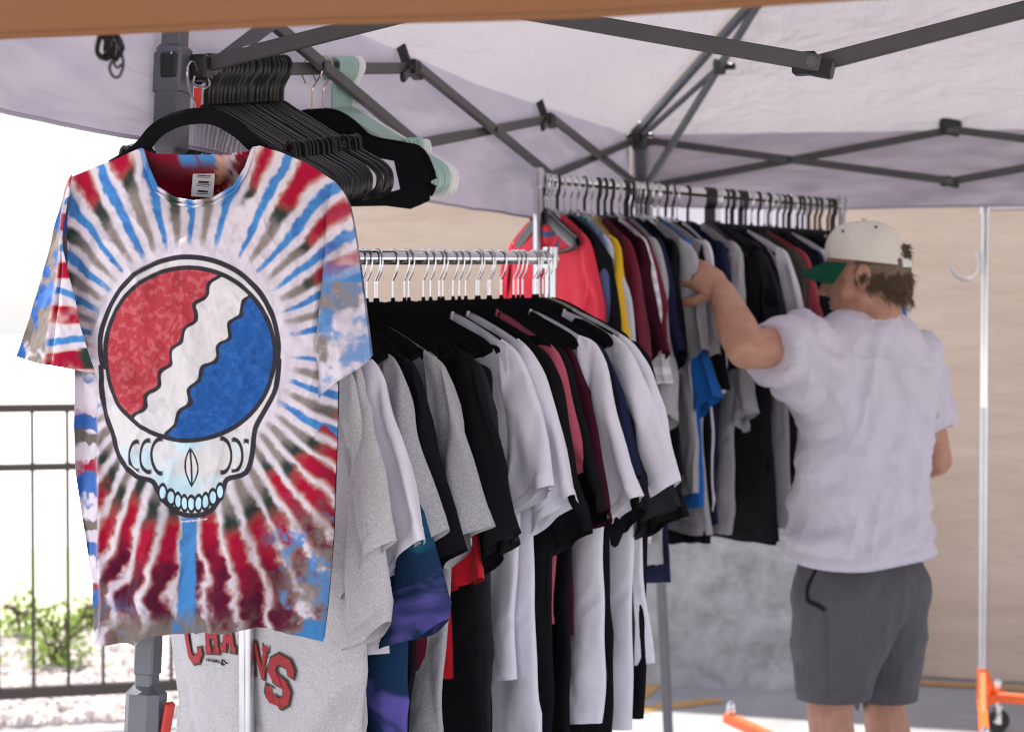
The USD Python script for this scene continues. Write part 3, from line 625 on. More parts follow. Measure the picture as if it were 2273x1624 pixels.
front = [  # colour, kwargs, label
 ('ash', dict(W=0.27, length=0.86, sleeve=(0.33, -0.60, 0.235, -0.66), fold=0.35, drop=0.02), 'light grey sweatshirt with red block letters at the near end of the front rack'),
 ('ash', dict(W=0.255, length=0.86, sleeve=(0.345, -0.47, 0.215, -0.58), bend=-0.02), 'light heather grey t-shirt with a drooping sleeve, nearest the tie-dye shirt'),
 ('white', dict(W=0.25, length=0.58, sleeve=(0.36, -0.47, 0.25, -0.54)), 'white t-shirt with slightly rolled sleeve beside the near grey shirt on the front rack'),
 ('dyeblue', dict(W=0.285, length=0.88, sleeve=(0.385, -0.60, 0.225, -0.68), bend=-0.02, drop=0.12), 'dark teal and purple tie-dyed shirt hanging below the near grey sleeve'),
 ('grey', dict(W=0.26, length=0.60, sleeve=(0.355, -0.46, 0.27, -0.53)), 'heather grey t-shirt just behind the near white one on the front rack'),
 ('black', dict(W=0.26, length=0.78, sleeve=(0.36, -0.50, 0.25, -0.56)), 'black t-shirt between two heather grey shirts on the front rack'),
 ('maroon', dict(W=0.22, length=0.60, drop=0.09, sleeve=(0.28, -0.58, 0.18, -0.64)), 'dark maroon shirt showing under the black sleeve near the tie-dyed purple one'),
 ('grey', dict(W=0.27, length=0.86, sleeve=(0.385, -0.46, 0.28, -0.54), bend=-0.01), 'long heather grey t-shirt with the widest shoulder on the front rack'),
 ('red', dict(W=0.22, length=0.56, drop=0.09, sleeve=(0.30, -0.56, 0.19, -0.62)), 'bright red shirt whose hem shows below the grey sleeve on the front rack'),
 ('black', dict(W=0.27, length=0.88, sleeve=(0.36, -0.49, 0.25, -0.58)), 'long black t-shirt behind the red shirt hem on the front rack'),
 ('charcoal', dict(W=0.25, length=0.80, sleeve=(0.345, -0.50, 0.24, -0.56), drop=0.01), 'washed charcoal t-shirt with a creased sleeve on the front rack'),
 ('blackprint', dict(W=0.245, length=0.88, sleeve=(0.315, -0.50, 0.23, -0.56), drop=0.025), 'long black shirt with white lettering running down its side'),
 ('white', dict(W=0.26, length=0.70, sleeve=(0.365, -0.415, 0.25, -0.475), bend=-0.015, drop=-0.012), 'white t-shirt with seamed shoulder, nearer of two white ones left of the pink shirt'),
 ('white', dict(W=0.265, length=0.86, sleeve=(0.375, -0.43, 0.26, -0.52), drop=-0.012), 'long white t-shirt just left of the pink shirt, its body hanging below the sleeves'),
 ('black', dict(W=0.262, length=0.86, sleeve=(0.372, -0.50, 0.26, -0.56), drop=-0.004), 'black t-shirt directly left of the pink shirt'),
 ('pink', dict(W=0.235, length=0.62, sleeve=(0.312, -0.40, 0.225, -0.46), drop=-0.014), 'dusty pink t-shirt between black shirts in the middle of the front rack'),
 ('black', dict(W=0.25, length=0.82, sleeve=(0.345, -0.48, 0.25, -0.53)), 'black t-shirt directly right of the pink shirt'),
 ('wine', dict(W=0.24, length=0.62, sleeve=(0.345, -0.48, 0.24, -0.54)), 'very dark wine red t-shirt between black and white shirts on the front rack'),
 ('white', dict(W=0.265, length=0.82, sleeve=(0.375, -0.46, 0.26, -0.52), drop=-0.012), 'white t-shirt with small dark marks on its sleeve right of the wine red shirt'),
 ('black', dict(W=0.25, length=0.86, sleeve=(0.345, -0.49, 0.25, -0.55)), 'black t-shirt between the marked white shirt and the navy one'),
 ('navy', dict(W=0.25, length=0.74, sleeve=(0.345, -0.43, 0.25, -0.49)), 'navy t-shirt in the right half of the front rack'),
 ('white', dict(W=0.26, length=0.84, sleeve=(0.365, -0.44, 0.26, -0.51), drop=-0.01), 'white t-shirt right of the navy one on the front rack'),
 ('charcoal', dict(W=0.255, length=0.80, sleeve=(0.365, -0.49, 0.26, -0.56)), 'charcoal t-shirt between the two rightmost white shirts of the front rack'),
 ('white', dict(W=0.26, length=0.72, sleeve=(0.36, -0.43, 0.26, -0.49), drop=-0.01), 'rightmost white t-shirt on the sage green hanger of the front rack'),
 ('black', dict(W=0.26, length=0.84, sleeve=(0.365, -0.51, 0.26, -0.56)), 'last black t-shirt at the far right end of the front rack'),
]
usdkit.material(stage, L + 'cotton_dyeblue', {'tc': ('texture_coordinate', {}), 'n': ('noise_texture', {'scale': 4.5, 'detail': 4.0, 'distortion': 1.2}), 'r': ('rgb_ramp', {'ramp': [(0.30, (0.13, 0.11, 0.42)), (0.42, (0.10, 0.085, 0.32)), (0.49, (0.012, 0.03, 0.08)), (0.56, (0.008, 0.035, 0.08)), (0.62, (0.015, 0.09, 0.16)), (0.68, (0.03, 0.16, 0.22)), (0.71, (0.05, 0.30, 0.04)), (0.76, (0.008, 0.03, 0.07))]}),
    'p': ('principled_bsdf', {'roughness': 0.92, 'specular_ior_level': 0.12})}, [('tc.object', 'n.vector'), ('n.fac', 'r.fac'), ('r.color', 'p.base_color')], surface='p.BSDF')
M['cotton_dyeblue'] = UsdShade.Material.Get(stage, L + 'cotton_dyeblue'); M['cotton_blackprint'] = M['cotton_black']
len1 = np.linalg.norm((R1b - R1a))
HOOKS = [578, 603, 632, 662, 694, 725, 752, 782, 815, 838, 872, 898, 940, 975, 1006, 1034, 1058, 1084, 1112, 1140, 1160, 1184, 1193, 1205, 1217]
sage = None
for k, (colr, kw, lab) in enumerate(front):
    a_h = (HOOKS[k] - CX) / FPX; d_h = R1b - R1a
    p = R1a + d_h * ((a_h * R1a[1] - R1a[0]) / (d_h[0] - a_h * d_h[1]))
    jz = rz1 + (rng.uniform(-0.07, 0.07) if k else 0.02)
    t, G = place_tee(lab, colr, p, jz, 100 + k, mat=M['cotton_' + colr], **kw)
    if k == 0: ash_t, ash_G = t, G
    if colr == 'blackprint': fil_t = t
    if colr == 'white' and k == 23:
        slim_hanger('sage_hanger', 'sage green velvet hanger in the rightmost white shirt of the front rack', 'hanger', None, 'velvet_sage', 'steel_wire', p, jz, 0.0155)
    elif k: copy(proto_h, p, jz)
for k in range(16):
    copy(proto_h, R1a + (R1b - R1a) * (0.10 + 0.86 * (k + rng.uniform(0.2, 0.8)) / 16), rz1 + rng.uniform(-0.05, 0.05))
# ---- block letters on the grey sweatshirt
def stroke(lines, w):
    return shapely.union_all([LineString(l).buffer(w / 2, cap_style='flat', join_style='mitre') for l in lines])
GL = {'C': ([[(0.60, 0.70), (0.60, 0.82), (0.45, 0.95), (0.2, 0.95), (0.06, 0.8), (0.06, 0.2), (0.2, 0.05), (0.45, 0.05), (0.60, 0.18), (0.60, 0.30)]], 0.66),
      'H': ([[(0.14, 0), (0.14, 1)], [(0.52, 0), (0.52, 1)], [(0.14, 0.5), (0.52, 0.5)], [(0.0, 0.06), (0.28, 0.06)], [(0.38, 0.06), (0.66, 0.06)], [(0.0, 0.94), (0.28, 0.94)], [(0.38, 0.94), (0.66, 0.94)]], 0.66),
      'A': ([[(0.10, 0), (0.33, 1)], [(0.33, 1), (0.56, 0)], [(0.18, 0.32), (0.48, 0.32)], [(-0.04, 0.06), (0.24, 0.06)], [(0.42, 0.06), (0.70, 0.06)]], 0.66),
      'N': ([[(0.14, 0), (0.14, 1)], [(0.68, 0), (0.68, 1)], [(0.16, 0.95), (0.66, 0.05)], [(0.0, 0.06), (0.26, 0.06)], [(0.56, 0.94), (0.82, 0.94)]], 0.8),
      'S': ([[(0.58, 0.72), (0.58, 0.84), (0.46, 0.95), (0.2, 0.95), (0.07, 0.83), (0.07, 0.63), (0.2, 0.52), (0.46, 0.48), (0.59, 0.37), (0.59, 0.17), (0.46, 0.05), (0.2, 0.05), (0.07, 0.16), (0.07, 0.28)]], 0.66),
      'P': ([[(0.14, 0), (0.14, 1)], [(0.14, 0.94), (0.5, 0.94), (0.6, 0.85), (0.6, 0.6), (0.5, 0.5), (0.14, 0.5)], [(0.0, 0.06), (0.28, 0.06)]], 0.66)}
def surf_y(P, x, z):
    """front face of a garment body (its smallest y) near (x, z)"""
    d = (P[:, 0] - x) ** 2 + (P[:, 2] - z) ** 2
    k = np.argsort(d)[:14]; k = k[P[k, 1] <= np.median(P[k, 1])]; wt = 1 / (d[k] + 2e-4)
    return (P[k, 1] * wt).sum() / wt.sum()
def decal(poly, P, ox, oz, scale, lift, rot=0.0):
    ms = []
    for gp in getattr(poly, 'geoms', [poly]):
        if gp.is_empty: continue
        v, f = trimesh.creation.triangulate_polygon(gp.segmentize(0.25), engine='earcut')
        ms.append((v, f))
    v = np.vstack([x[0] for x in ms]); n = 0; fs = []
    for a, b in ms: fs.append(b + n); n += len(a)
    f = np.vstack(fs); c, s = math.cos(rot), math.sin(rot)
    X = ox + scale * (v[:, 0] * c - v[:, 1] * s); Z = oz + scale * (v[:, 0] * s + v[:, 1] * c)
    Y = np.array([surf_y(P, a, b) for a, b in zip(X, Z)]) - lift
    V = np.stack([X, Y, Z], 1)
    fn_ = np.cross(V[f[:, 1]] - V[f[:, 0]], V[f[:, 2]] - V[f[:, 0]])
    if fn_[:, 1].mean() > 0: f = f[:, ::-1]
    V2 = V + [0, 0.0012, 0]
    return V, f
Pb = ash_G['body'][0]
for ch_, ox, oz, sc, rot in (('C', -0.180, -0.728, 0.074, 0.25), ('H', -0.122, -0.700, 0.060, 0.10), ('A', -0.076, -0.690, 0.060, 0.02), ('N', 0.000, -0.722, 0.058, -0.12), ('S', 0.042, -0.758, 0.082, -0.28)):
    pol = stroke(GL[ch_][0], 0.155 if ch_ == 'N' else 0.2)
    a1 = obj('print_letter', decal(pol.buffer(0.045, join_style='mitre'), Pb, ox, oz, sc, 0.0022, rot), M['print_dark'], ash_t, False)
    obj('letter_face', decal(pol, Pb, ox, oz, sc, 0.0042, rot), M['print_red'], a1, False)
sm = shapely.union_all([shapely.box(i * 0.5, 0, i * 0.5 + 0.36, 0.5) for i in range(8)] + [shapely.Point(4.6, 0.25).buffer(0.55).difference(shapely.Point(4.75, 0.25).buffer(0.28)), shapely.box(5.4, 0.1, 6.0, 0.45)])
obj('print_mark', decal(sm, Pb, -0.122, -0.716, 0.0105, 0.004, 0.02), M['ink'], ash_t, False)
# white lettering down the side of a long black shirt (illegible strokes in the photograph)
pf = []
yy = 0.0
for k in range(13):
    if k % 5 == 4: yy += 0.010
    pf.append(shapely.box(0, yy, 0.020, yy + 0.0045) if k % 3 else Polygon([(0, yy), (0.020, yy + 0.008), (0.020, yy + 0.012), (0.004, yy + 0.005), (0.004, yy + 0.016), (0, yy + 0.016)]))
    yy += 0.017 if k % 3 == 0 else 0.011
vv, ff = [], []
n = 0
for gpoly in pf:
    v, f = trimesh.creation.triangulate_polygon(gpoly, engine='earcut')
    vv.append(v); ff.append(f + n); n += len(v)
vv = np.vstack(vv); ff = np.vstack(ff)

# ---------------------------------------------------------------- rear rack
R2a, R2b = U(1195, 397, 4.6), U(1868, 455, 5.6)
rack2, r2, w2 = rack(R2a, R2b, 'tall chrome rack of shirts in front of the wall that the man browses', 0.0, 0, upr=0.0145, railr=0.0125, up_top=0.028)
base_bars(rack2, R2a, ((w2, 0.28), (-w2, 0.28)))
base_bars(rack2, R2b, ((norm([-0.27, 0.75, 0]), 0.78), (-norm([-0.27, 0.75, 0]), 0.2)), 0.19)
rz2 = math.radians(-69)                                 # crowded hangers stand askew on the rail
len2 = np.linalg.norm(R2b - R2a)
proto_h2 = slim_hanger('black_hanger', 'slim black hanger with wire hook among the shirts of the rear rack', 'hanger', 'slim black hangers on the rear rack', 'gloss_black', 'steel_wire', R2a + r2 * 0.03, rz2, 0.0145)
proto_h3 = slim_hanger('plastic_hanger', 'slim black hanger with black hook on the rear rack', 'hanger', 'black hooked hangers on the rear rack', 'gloss_black', 'gloss_black', R2a + r2 * 0.015, rz2, 0.0145, 0.0042)
def wire_hanger():
    t = thing('wire_hanger', 'chrome wire hanger in the left half of the rear rack', 'hanger', R2a + r2 * 0.022, rz2, 'chrome wire hangers on the rear rack')
    obj('hook', tube(hook_path(0.0145, 0.078), 0.0020, 6), M['steel_wire'], t)
    obj('arms', tube(smooth_path([(-0.205, 0, -0.160), (-0.10, 0, -0.118), (-0.02, 0, -0.084), (0, 0, -0.076), (0.02, 0, -0.084), (0.10, 0, -0.118), (0.205, 0, -0.160)], 4), 1, 6, (0.0050, 0.0026), up=(0, 0, 1)), M['steel_wire'], t)
    return t
proto_w = wire_hanger()
def at2(px):
    """distance along the rear rail whose picture has this x"""
    a = (px - CX) / FPX; return len2 * (a * R2a[1] - R2a[0]) / ((R2b - R2a)[0] - a * (R2b - R2a)[1])
rear = [
 (1215, 'coral', dict(W=0.235, length=0.74, drop=0.0, sleeve=(0.31, -0.46, 0.21, -0.50)), 'coral red t-shirt with blue neck band at the left end of the rear rack'),
 (1232, 'black', dict(W=0.26, length=0.72), 'black t-shirt right behind the coral red one on the rear rack'),
 (1250, 'slate', dict(W=0.26, length=0.72), 'slate blue t-shirt in the left part of the rear rack'),
 (1266, 'teal', dict(W=0.24, length=0.66), 'teal t-shirt between the slate blue and pale blue ones on the rear rack'),
 (1280, 'pale', dict(W=0.232, length=0.70, sleeve=(0.315, -0.44, 0.21, -0.50)), 'pale blue t-shirt between teal and yellow on the rear rack'),
 (1296, 'yellow', dict(W=0.25, length=0.66, sleeve=(0.328, -0.40, 0.22, -0.47)), 'mustard yellow t-shirt on the rear rack'),
 (1312, 'maroon', dict(W=0.25, length=0.74), 'maroon t-shirt right of the yellow one on the rear rack'),
 (1328, 'wine', dict(W=0.25, length=0.80), 'dark wine t-shirt left of the white patterned one on the rear rack'),
 (1344, 'white', dict(W=0.25, length=0.86, sleeve=(0.33, -0.52, 0.24, -0.55)), 'long-sleeved white shirt with faint checks on the rear rack'),
 (1360, 'maroon', dict(W=0.24, length=0.72), 'maroon t-shirt between the white checked and the grey ones on the rear rack'),
 (1376, 'grey', dict(W=0.26, length=0.92, sleeve=(0.36, -0.60, 0.24, -0.66)), 'long heather grey t-shirt left of the royal blue sleeve on the rear rack'),
 (1392, 'navy', dict(W=0.25, length=0.96), 'long navy t-shirt whose hem hangs lowest on the rear rack'),
 (1410, 'black', dict(W=0.26, length=0.80), 'black t-shirt left of the rounded grey shoulder in the rear rack'),
 (1428, 'grey', dict(W=0.265, length=0.74), 'grey t-shirt with rounded shoulder above the royal blue sleeve of the rear rack'),
 (1444, 'blue', dict(W=0.25, length=0.78, sleeve=(0.34, -0.56, 0.25, -0.62)), 'royal blue t-shirt whose sleeve shows in the middle of the rear rack'),
 (1458, 'grey', dict(W=0.265, length=0.84, sleeve=(0.33, -0.45, 0.24, -0.5)), 'mid grey t-shirt left of the parted gap in the rear rack'),
 (1476, 'black', dict(W=0.27, length=0.88, sleeve=(0.36, -0.54, 0.25, -0.57)), 'black t-shirt with wide sleeve left of the hand on the rear rack'),
 (1490, 'white', dict(W=0.255, length=0.80, sleeve=(0.345, -0.55, 0.25, -0.58)), 'white t-shirt just left of the hand on the rear rack'),
 (1502, 'navy', dict(W=0.25, length=0.82), 'navy t-shirt touching the hand on the rear rack'),
 (1526, 'grey', dict(W=0.255, length=0.86, sleeve=(0.35, -0.60, 0.25, -0.66)), 'grey t-shirt pulled forward by the hand on the rear rack'),
 (1576, 'charcoal', dict(W=0.25, length=0.86, drop=0.01, sleeve=(0.325, -0.44, 0.22, -0.52)), 'charcoal black t-shirt just right of the raised hand on the rear rack'),
 (1596, 'black', dict(W=0.25, length=0.88), 'black t-shirt behind the charcoal one right of the raised hand'),
 (1622, 'white', dict(W=0.27, length=0.84, sleeve=(0.37, -0.46, 0.25, -0.54)), 'white t-shirt right of the two dark ones beside the forearm'),
 (1646, 'olive', dict(W=0.262, length=0.84), 'dark olive brown t-shirt right of the white one on the rear rack'),
 (1666, 'rose', dict(W=0.275, length=0.78, sleeve=(0.375, -0.45, 0.25, -0.52)), 'dusty rose t-shirt above the shoulder of the man'),
 (1682, 'black', dict(W=0.26, length=0.86), 'black t-shirt right of the dusty rose one on the rear rack'),
 (1704, 'navy', dict(W=0.255, length=0.82), 'navy t-shirt in front of the cap brim on the rear rack'),
 (1722, 'white', dict(W=0.275, length=0.80, sleeve=(0.375, -0.46, 0.25, -0.52)), 'white t-shirt just left of the face of the man'),
 (1748, 'black', dict(W=0.26, length=0.86), 'black t-shirt behind the face of the man on the rear rack'),
 (1770, 'charcoal', dict(W=0.255, length=0.84), 'charcoal t-shirt hidden mostly behind the cap'),
 (1794, 'offwhite', dict(W=0.25, length=0.80), 'off-white t-shirt near the right end of the rear rack'),
 (1818, 'black', dict(W=0.255, length=0.86), 'black t-shirt near the right upright of the rear rack'),
 (1844, 'blue', dict(W=0.27, length=0.84, sleeve=(0.36, -0.42, 0.25, -0.5)), 'royal blue t-shirt behind the neck of the man, last on the rear rack'),
]
usdkit.material(stage, L + 'cotton_check', {'tc': ('texture_coordinate', {}), 'w1': ('wave_texture', {'scale': 9.0, 'bands_direction': 'z'} if False else {'scale': 9.0}), 'mp': ('mapping', {'rotation': (0, PI / 2, 0)}), 'r': ('rgb_ramp', {'ramp': [(0.3, (0.74, 0.73, 0.77)), (0.7, (0.55, 0.54, 0.60))]}),
    'p': ('principled_bsdf', {'roughness': 0.92, 'specular_ior_level': 0.12})}, [('tc.object', 'mp.vector'), ('mp.vector', 'w1.vector'), ('w1.fac', 'r.fac'), ('r.color', 'p.base_color')], surface='p.BSDF')
M['cotton_check'] = UsdShade.Material.Get(stage, L + 'cotton_check')
for k, (px, colr, kw, lab) in enumerate(rear):
    s = at2(px); p = R2a + (R2b - R2a) * (s / len2)
    jz = rz2 + rng.uniform(-0.08, 0.08)
    if k == 0: jz = rz2 + 0.10
    if k == 20: jz = rz2 + 0.24
    if k > 20: jz = rz2 + 0.12 + 0.02 * ((k * 7) % 3)
    kw = dict(kw); kw['drop'] = kw.get('drop', 0.0) - (0.022 if k < 20 else 0.012)
    t, G = place_tee(lab, colr, p, jz, 300 + k, mat=M['cotton_check'] if 'checks' in lab else None, **kw)
    copy(proto_w if k < 18 and k % 4 != 3 else proto_h2 if k % 3 == 0 else proto_h3, p, jz)
    if k == 0:
        cpts = np.array([(0.084 * math.cos(a), 0.006 * math.sin(a), -0.124 - max(0, 1 - math.cos(a) ** 2) ** 0.5 * (0.078 if math.sin(a) < 0 else 0.016)) for a in np.arange(36) / 36 * 2 * PI])
        obj('neck_band', tube(cpts, 1, 6, (0.010, 0.003), up=(0, 0, 1), closed=True), M['cotton_slate'], t, label='blue neck band')
# spare hangers sharing the rail
for px in list(range(1222, 1500, 15)) + list(range(1566, 1600, 6)) + list(range(1612, 1860, 14)):
    p = R2a + (R2b - R2a) * (at2(px) / len2)
    copy((proto_w if rng.random() < 0.6 else proto_h3) if px < 1500 else proto_h3 if rng.random() < 0.7 else proto_h2, p, rz2 + rng.uniform(-0.06, 0.06))

# third rack at the right
R3 = U(2187, 462, 6.8); R3b = R3 + g * 1.5
rack3, r3, w3 = rack(R3, R3b, 'empty chrome clothes rack with orange base at the right edge', 0.0, 0, upr=0.0165, railr=0.0145, up_top=0.02)
base_bars(rack3, R3, ((norm([-0.25, -1.0, 0]), 0.75), (norm([0.55, 0.8, 0]), 0.2)))
base_bars(rack3, R3b, ((norm([-0.25, -1.0, 0]), 0.4), (norm([0.25, 1.0, 0]), 0.3)))
zb = 0.145
obj('base_bar', bar(np.array([R3[0], R3[1], zb]) + np.array([0.08, 0.1, 0]), np.array([R3b[0], R3b[1], zb]), 0.034, 0.034), M['orange_paint'], rack3, False)
hk = U(2168, 560, 6.8)
obj('side_hook', tube(smooth_path([hk, U(2170, 590, 6.8), U(2158, 616, 6.8), U(2138, 620, 6.8), U(2120, 610, 6.8), U(2110, 592, 6.8)], 6), 0.0055, 8), M['dull_chrome'], rack3, label='curved side hook')

# ---------------------------------------------------------------- hangers on the tent bar
bar0, bar1 = node(0, 0, zl(0, 0)), node(1, 0, zu(1, 0))
def onbar(px):
    a = (px - CX) / FPX; d_ = bar1 - bar0; t = (a * bar0[1] - bar0[0]) / (d_[0] - a * d_[1])
    return bar0 + d_ * t + np.array([-e[1], e[0], 0]) * 0.011
rzg = math.atan2(g[1], g[0])
def tube_hanger(name, label, group, mat, loc, rz, rad=0.0058, neck=0.068, arm=0.208, low=0.232, lat=0.0):
    t = thing(name, label, 'hanger', loc, rz, group)
    hk = smooth_path([(-0.016, 0, -0.022), (-0.020, 0, -0.004), (-0.012, 0, 0.016), (0.006, 0, 0.021), (0.017, 0, 0.012), (0.016, 0, -0.006), (0.004, 0, -0.028), (0, 0, -0.045), (0, 0, -neck)], 4)
    obj('hook', tube(hk, rad, 8), M[mat], t)
    loop = smooth_path([(0, 0, -neck + 0.004), (0.03, 0, -neck - 0.012), (0.12, 0, -neck - 0.066), (0.175, 0, -neck - 0.098), (arm, 0, -neck - 0.117), (arm + 0.012, 0, -neck - 0.138), (arm, 0, -low), (0.15, 0, -low - 0.006), (0, 0, -low - 0.006), (-0.15, 0, -low - 0.006), (-arm, 0, -low), (-arm - 0.012, 0, -neck - 0.138), (-arm, 0, -neck - 0.117), (-0.175, 0, -neck - 0.098), (-0.12, 0, -neck - 0.066), (-0.03, 0, -neck - 0.012)], 4, True)
    obj('frame', tube(loop, rad, 8, closed=True), M[mat], t)
    for s in (-1, 1):
        obj('notch', tube(smooth_path([(s * 0.14, 0, -neck - 0.077), (s * 0.148, 0, -neck - 0.062), (s * 0.158, 0, -neck - 0.066), (s * 0.16, 0, -neck - 0.09)], 4), rad * 0.8, 6), M[mat], t)
    return t
th0 = tube_hanger('tubular_hanger', 'empty black tubular plastic hanger hung on the canopy bar near the front post', 'black tubular hangers on the canopy bar', 'gloss_black', onbar(474), rzg + 0.05)
for k in range(1, 19):
    copy(th0, onbar(474 + k * 9.0 + rng.uniform(-2, 2)), rzg + rng.uniform(-0.10, 0.10) + 0.03)
mint = tube_hanger('mint_hanger', 'mint green plastic hanger among the pale hangers on the canopy bar', 'mint green hangers on the canopy bar', 'mint_plastic', onbar(752), rzg - 0.02, 0.004, 0.085, 0.205, 0.25)
for k in range(1, 7): copy(mint, onbar(752 + k * 6.2), rzg - 0.02 + rng.uniform(-0.03, 0.03))
for k, (pl, ll) in enumerate((('cream_plastic', 'cream plastic hanger at the far end of the mint hangers'), ('white_plastic', 'white plastic hanger hanging lowest behind the mint ones'), ('white_plastic', 'white plastic hanger farthest back on the canopy bar'))):
    tube_hanger('pale_hanger', ll, None, pl, onbar(792 + k * 5), rzg - 0.02 + 0.03 * k, 0.004, 0.09, 0.205, 0.26)
# two broad velvet hangers with gilded hooks
def broad_hanger(label, loc, rz):
    t = thing('velvet_hanger', label, 'hanger', loc, rz)
    obj('hook', tube(smooth_path([(-0.014, 0, -0.028), (-0.022, 0, -0.006), (-0.014, 0, 0.016), (0.004, 0, 0.024), (0.020, 0, 0.012), (0.018, 0, -0.012), (0.006, 0, -0.03), (0, 0, -0.045), (0, 0, -0.10)], 5), 0.0017, 6), M['gold_wire'], t)
    top = smooth_path([(-0.226, 0, -0.225), (-0.205, 0, -0.178), (-0.17, 0, -0.166), (-0.10, 0, -0.150), (-0.06, 0, -0.118), (-0.03, 0, -0.100), (0, 0, -0.094), (0.03, 0, -0.100), (0.06, 0, -0.118), (0.10, 0, -0.150), (0.17, 0, -0.166), (0.205, 0, -0.178), (0.226, 0, -0.225), (0.218, 0, -0.248)], 4)
    obj('arms', tube(top, 1, 10, (0.017, 0.0035), up=(0, 0, 1)), M['velvet_black'], t)
    pol = Polygon([(0.17, -0.175), (0.205, -0.18), (0.224, -0.21), (0.224, -0.262), (0.20, -0.272), (0.15, -0.265), (-0.15, -0.265), (-0.2, -0.272), (-0.224, -0.262), (-0.224, -0.21), (-0.205, -0.18), (-0.17, -0.175), (-0.185, -0.24), (-0.15, -0.248), (0.15, -0.248), (0.185, -0.24)]).buffer(0.006).buffer(-0.003)
    m_ = trimesh.creation.extrude_polygon(pol, 0.006, engine='earcut'); V = np.array(m_.vertices)
    obj('lower_bar', (np.stack([V[:, 0], V[:, 2] - 0.003, V[:, 1]], 1), m_.faces[:, ::-1]), M['velvet_black'], t, 40)
broad_hanger('broad black velvet hanger with gilded hook, front one of the two on the canopy bar', onbar(706), rzg + 0.02)
broad_hanger('broad black velvet hanger with gilded hook, rear one of the two on the canopy bar', onbar(730), rzg - 0.06)

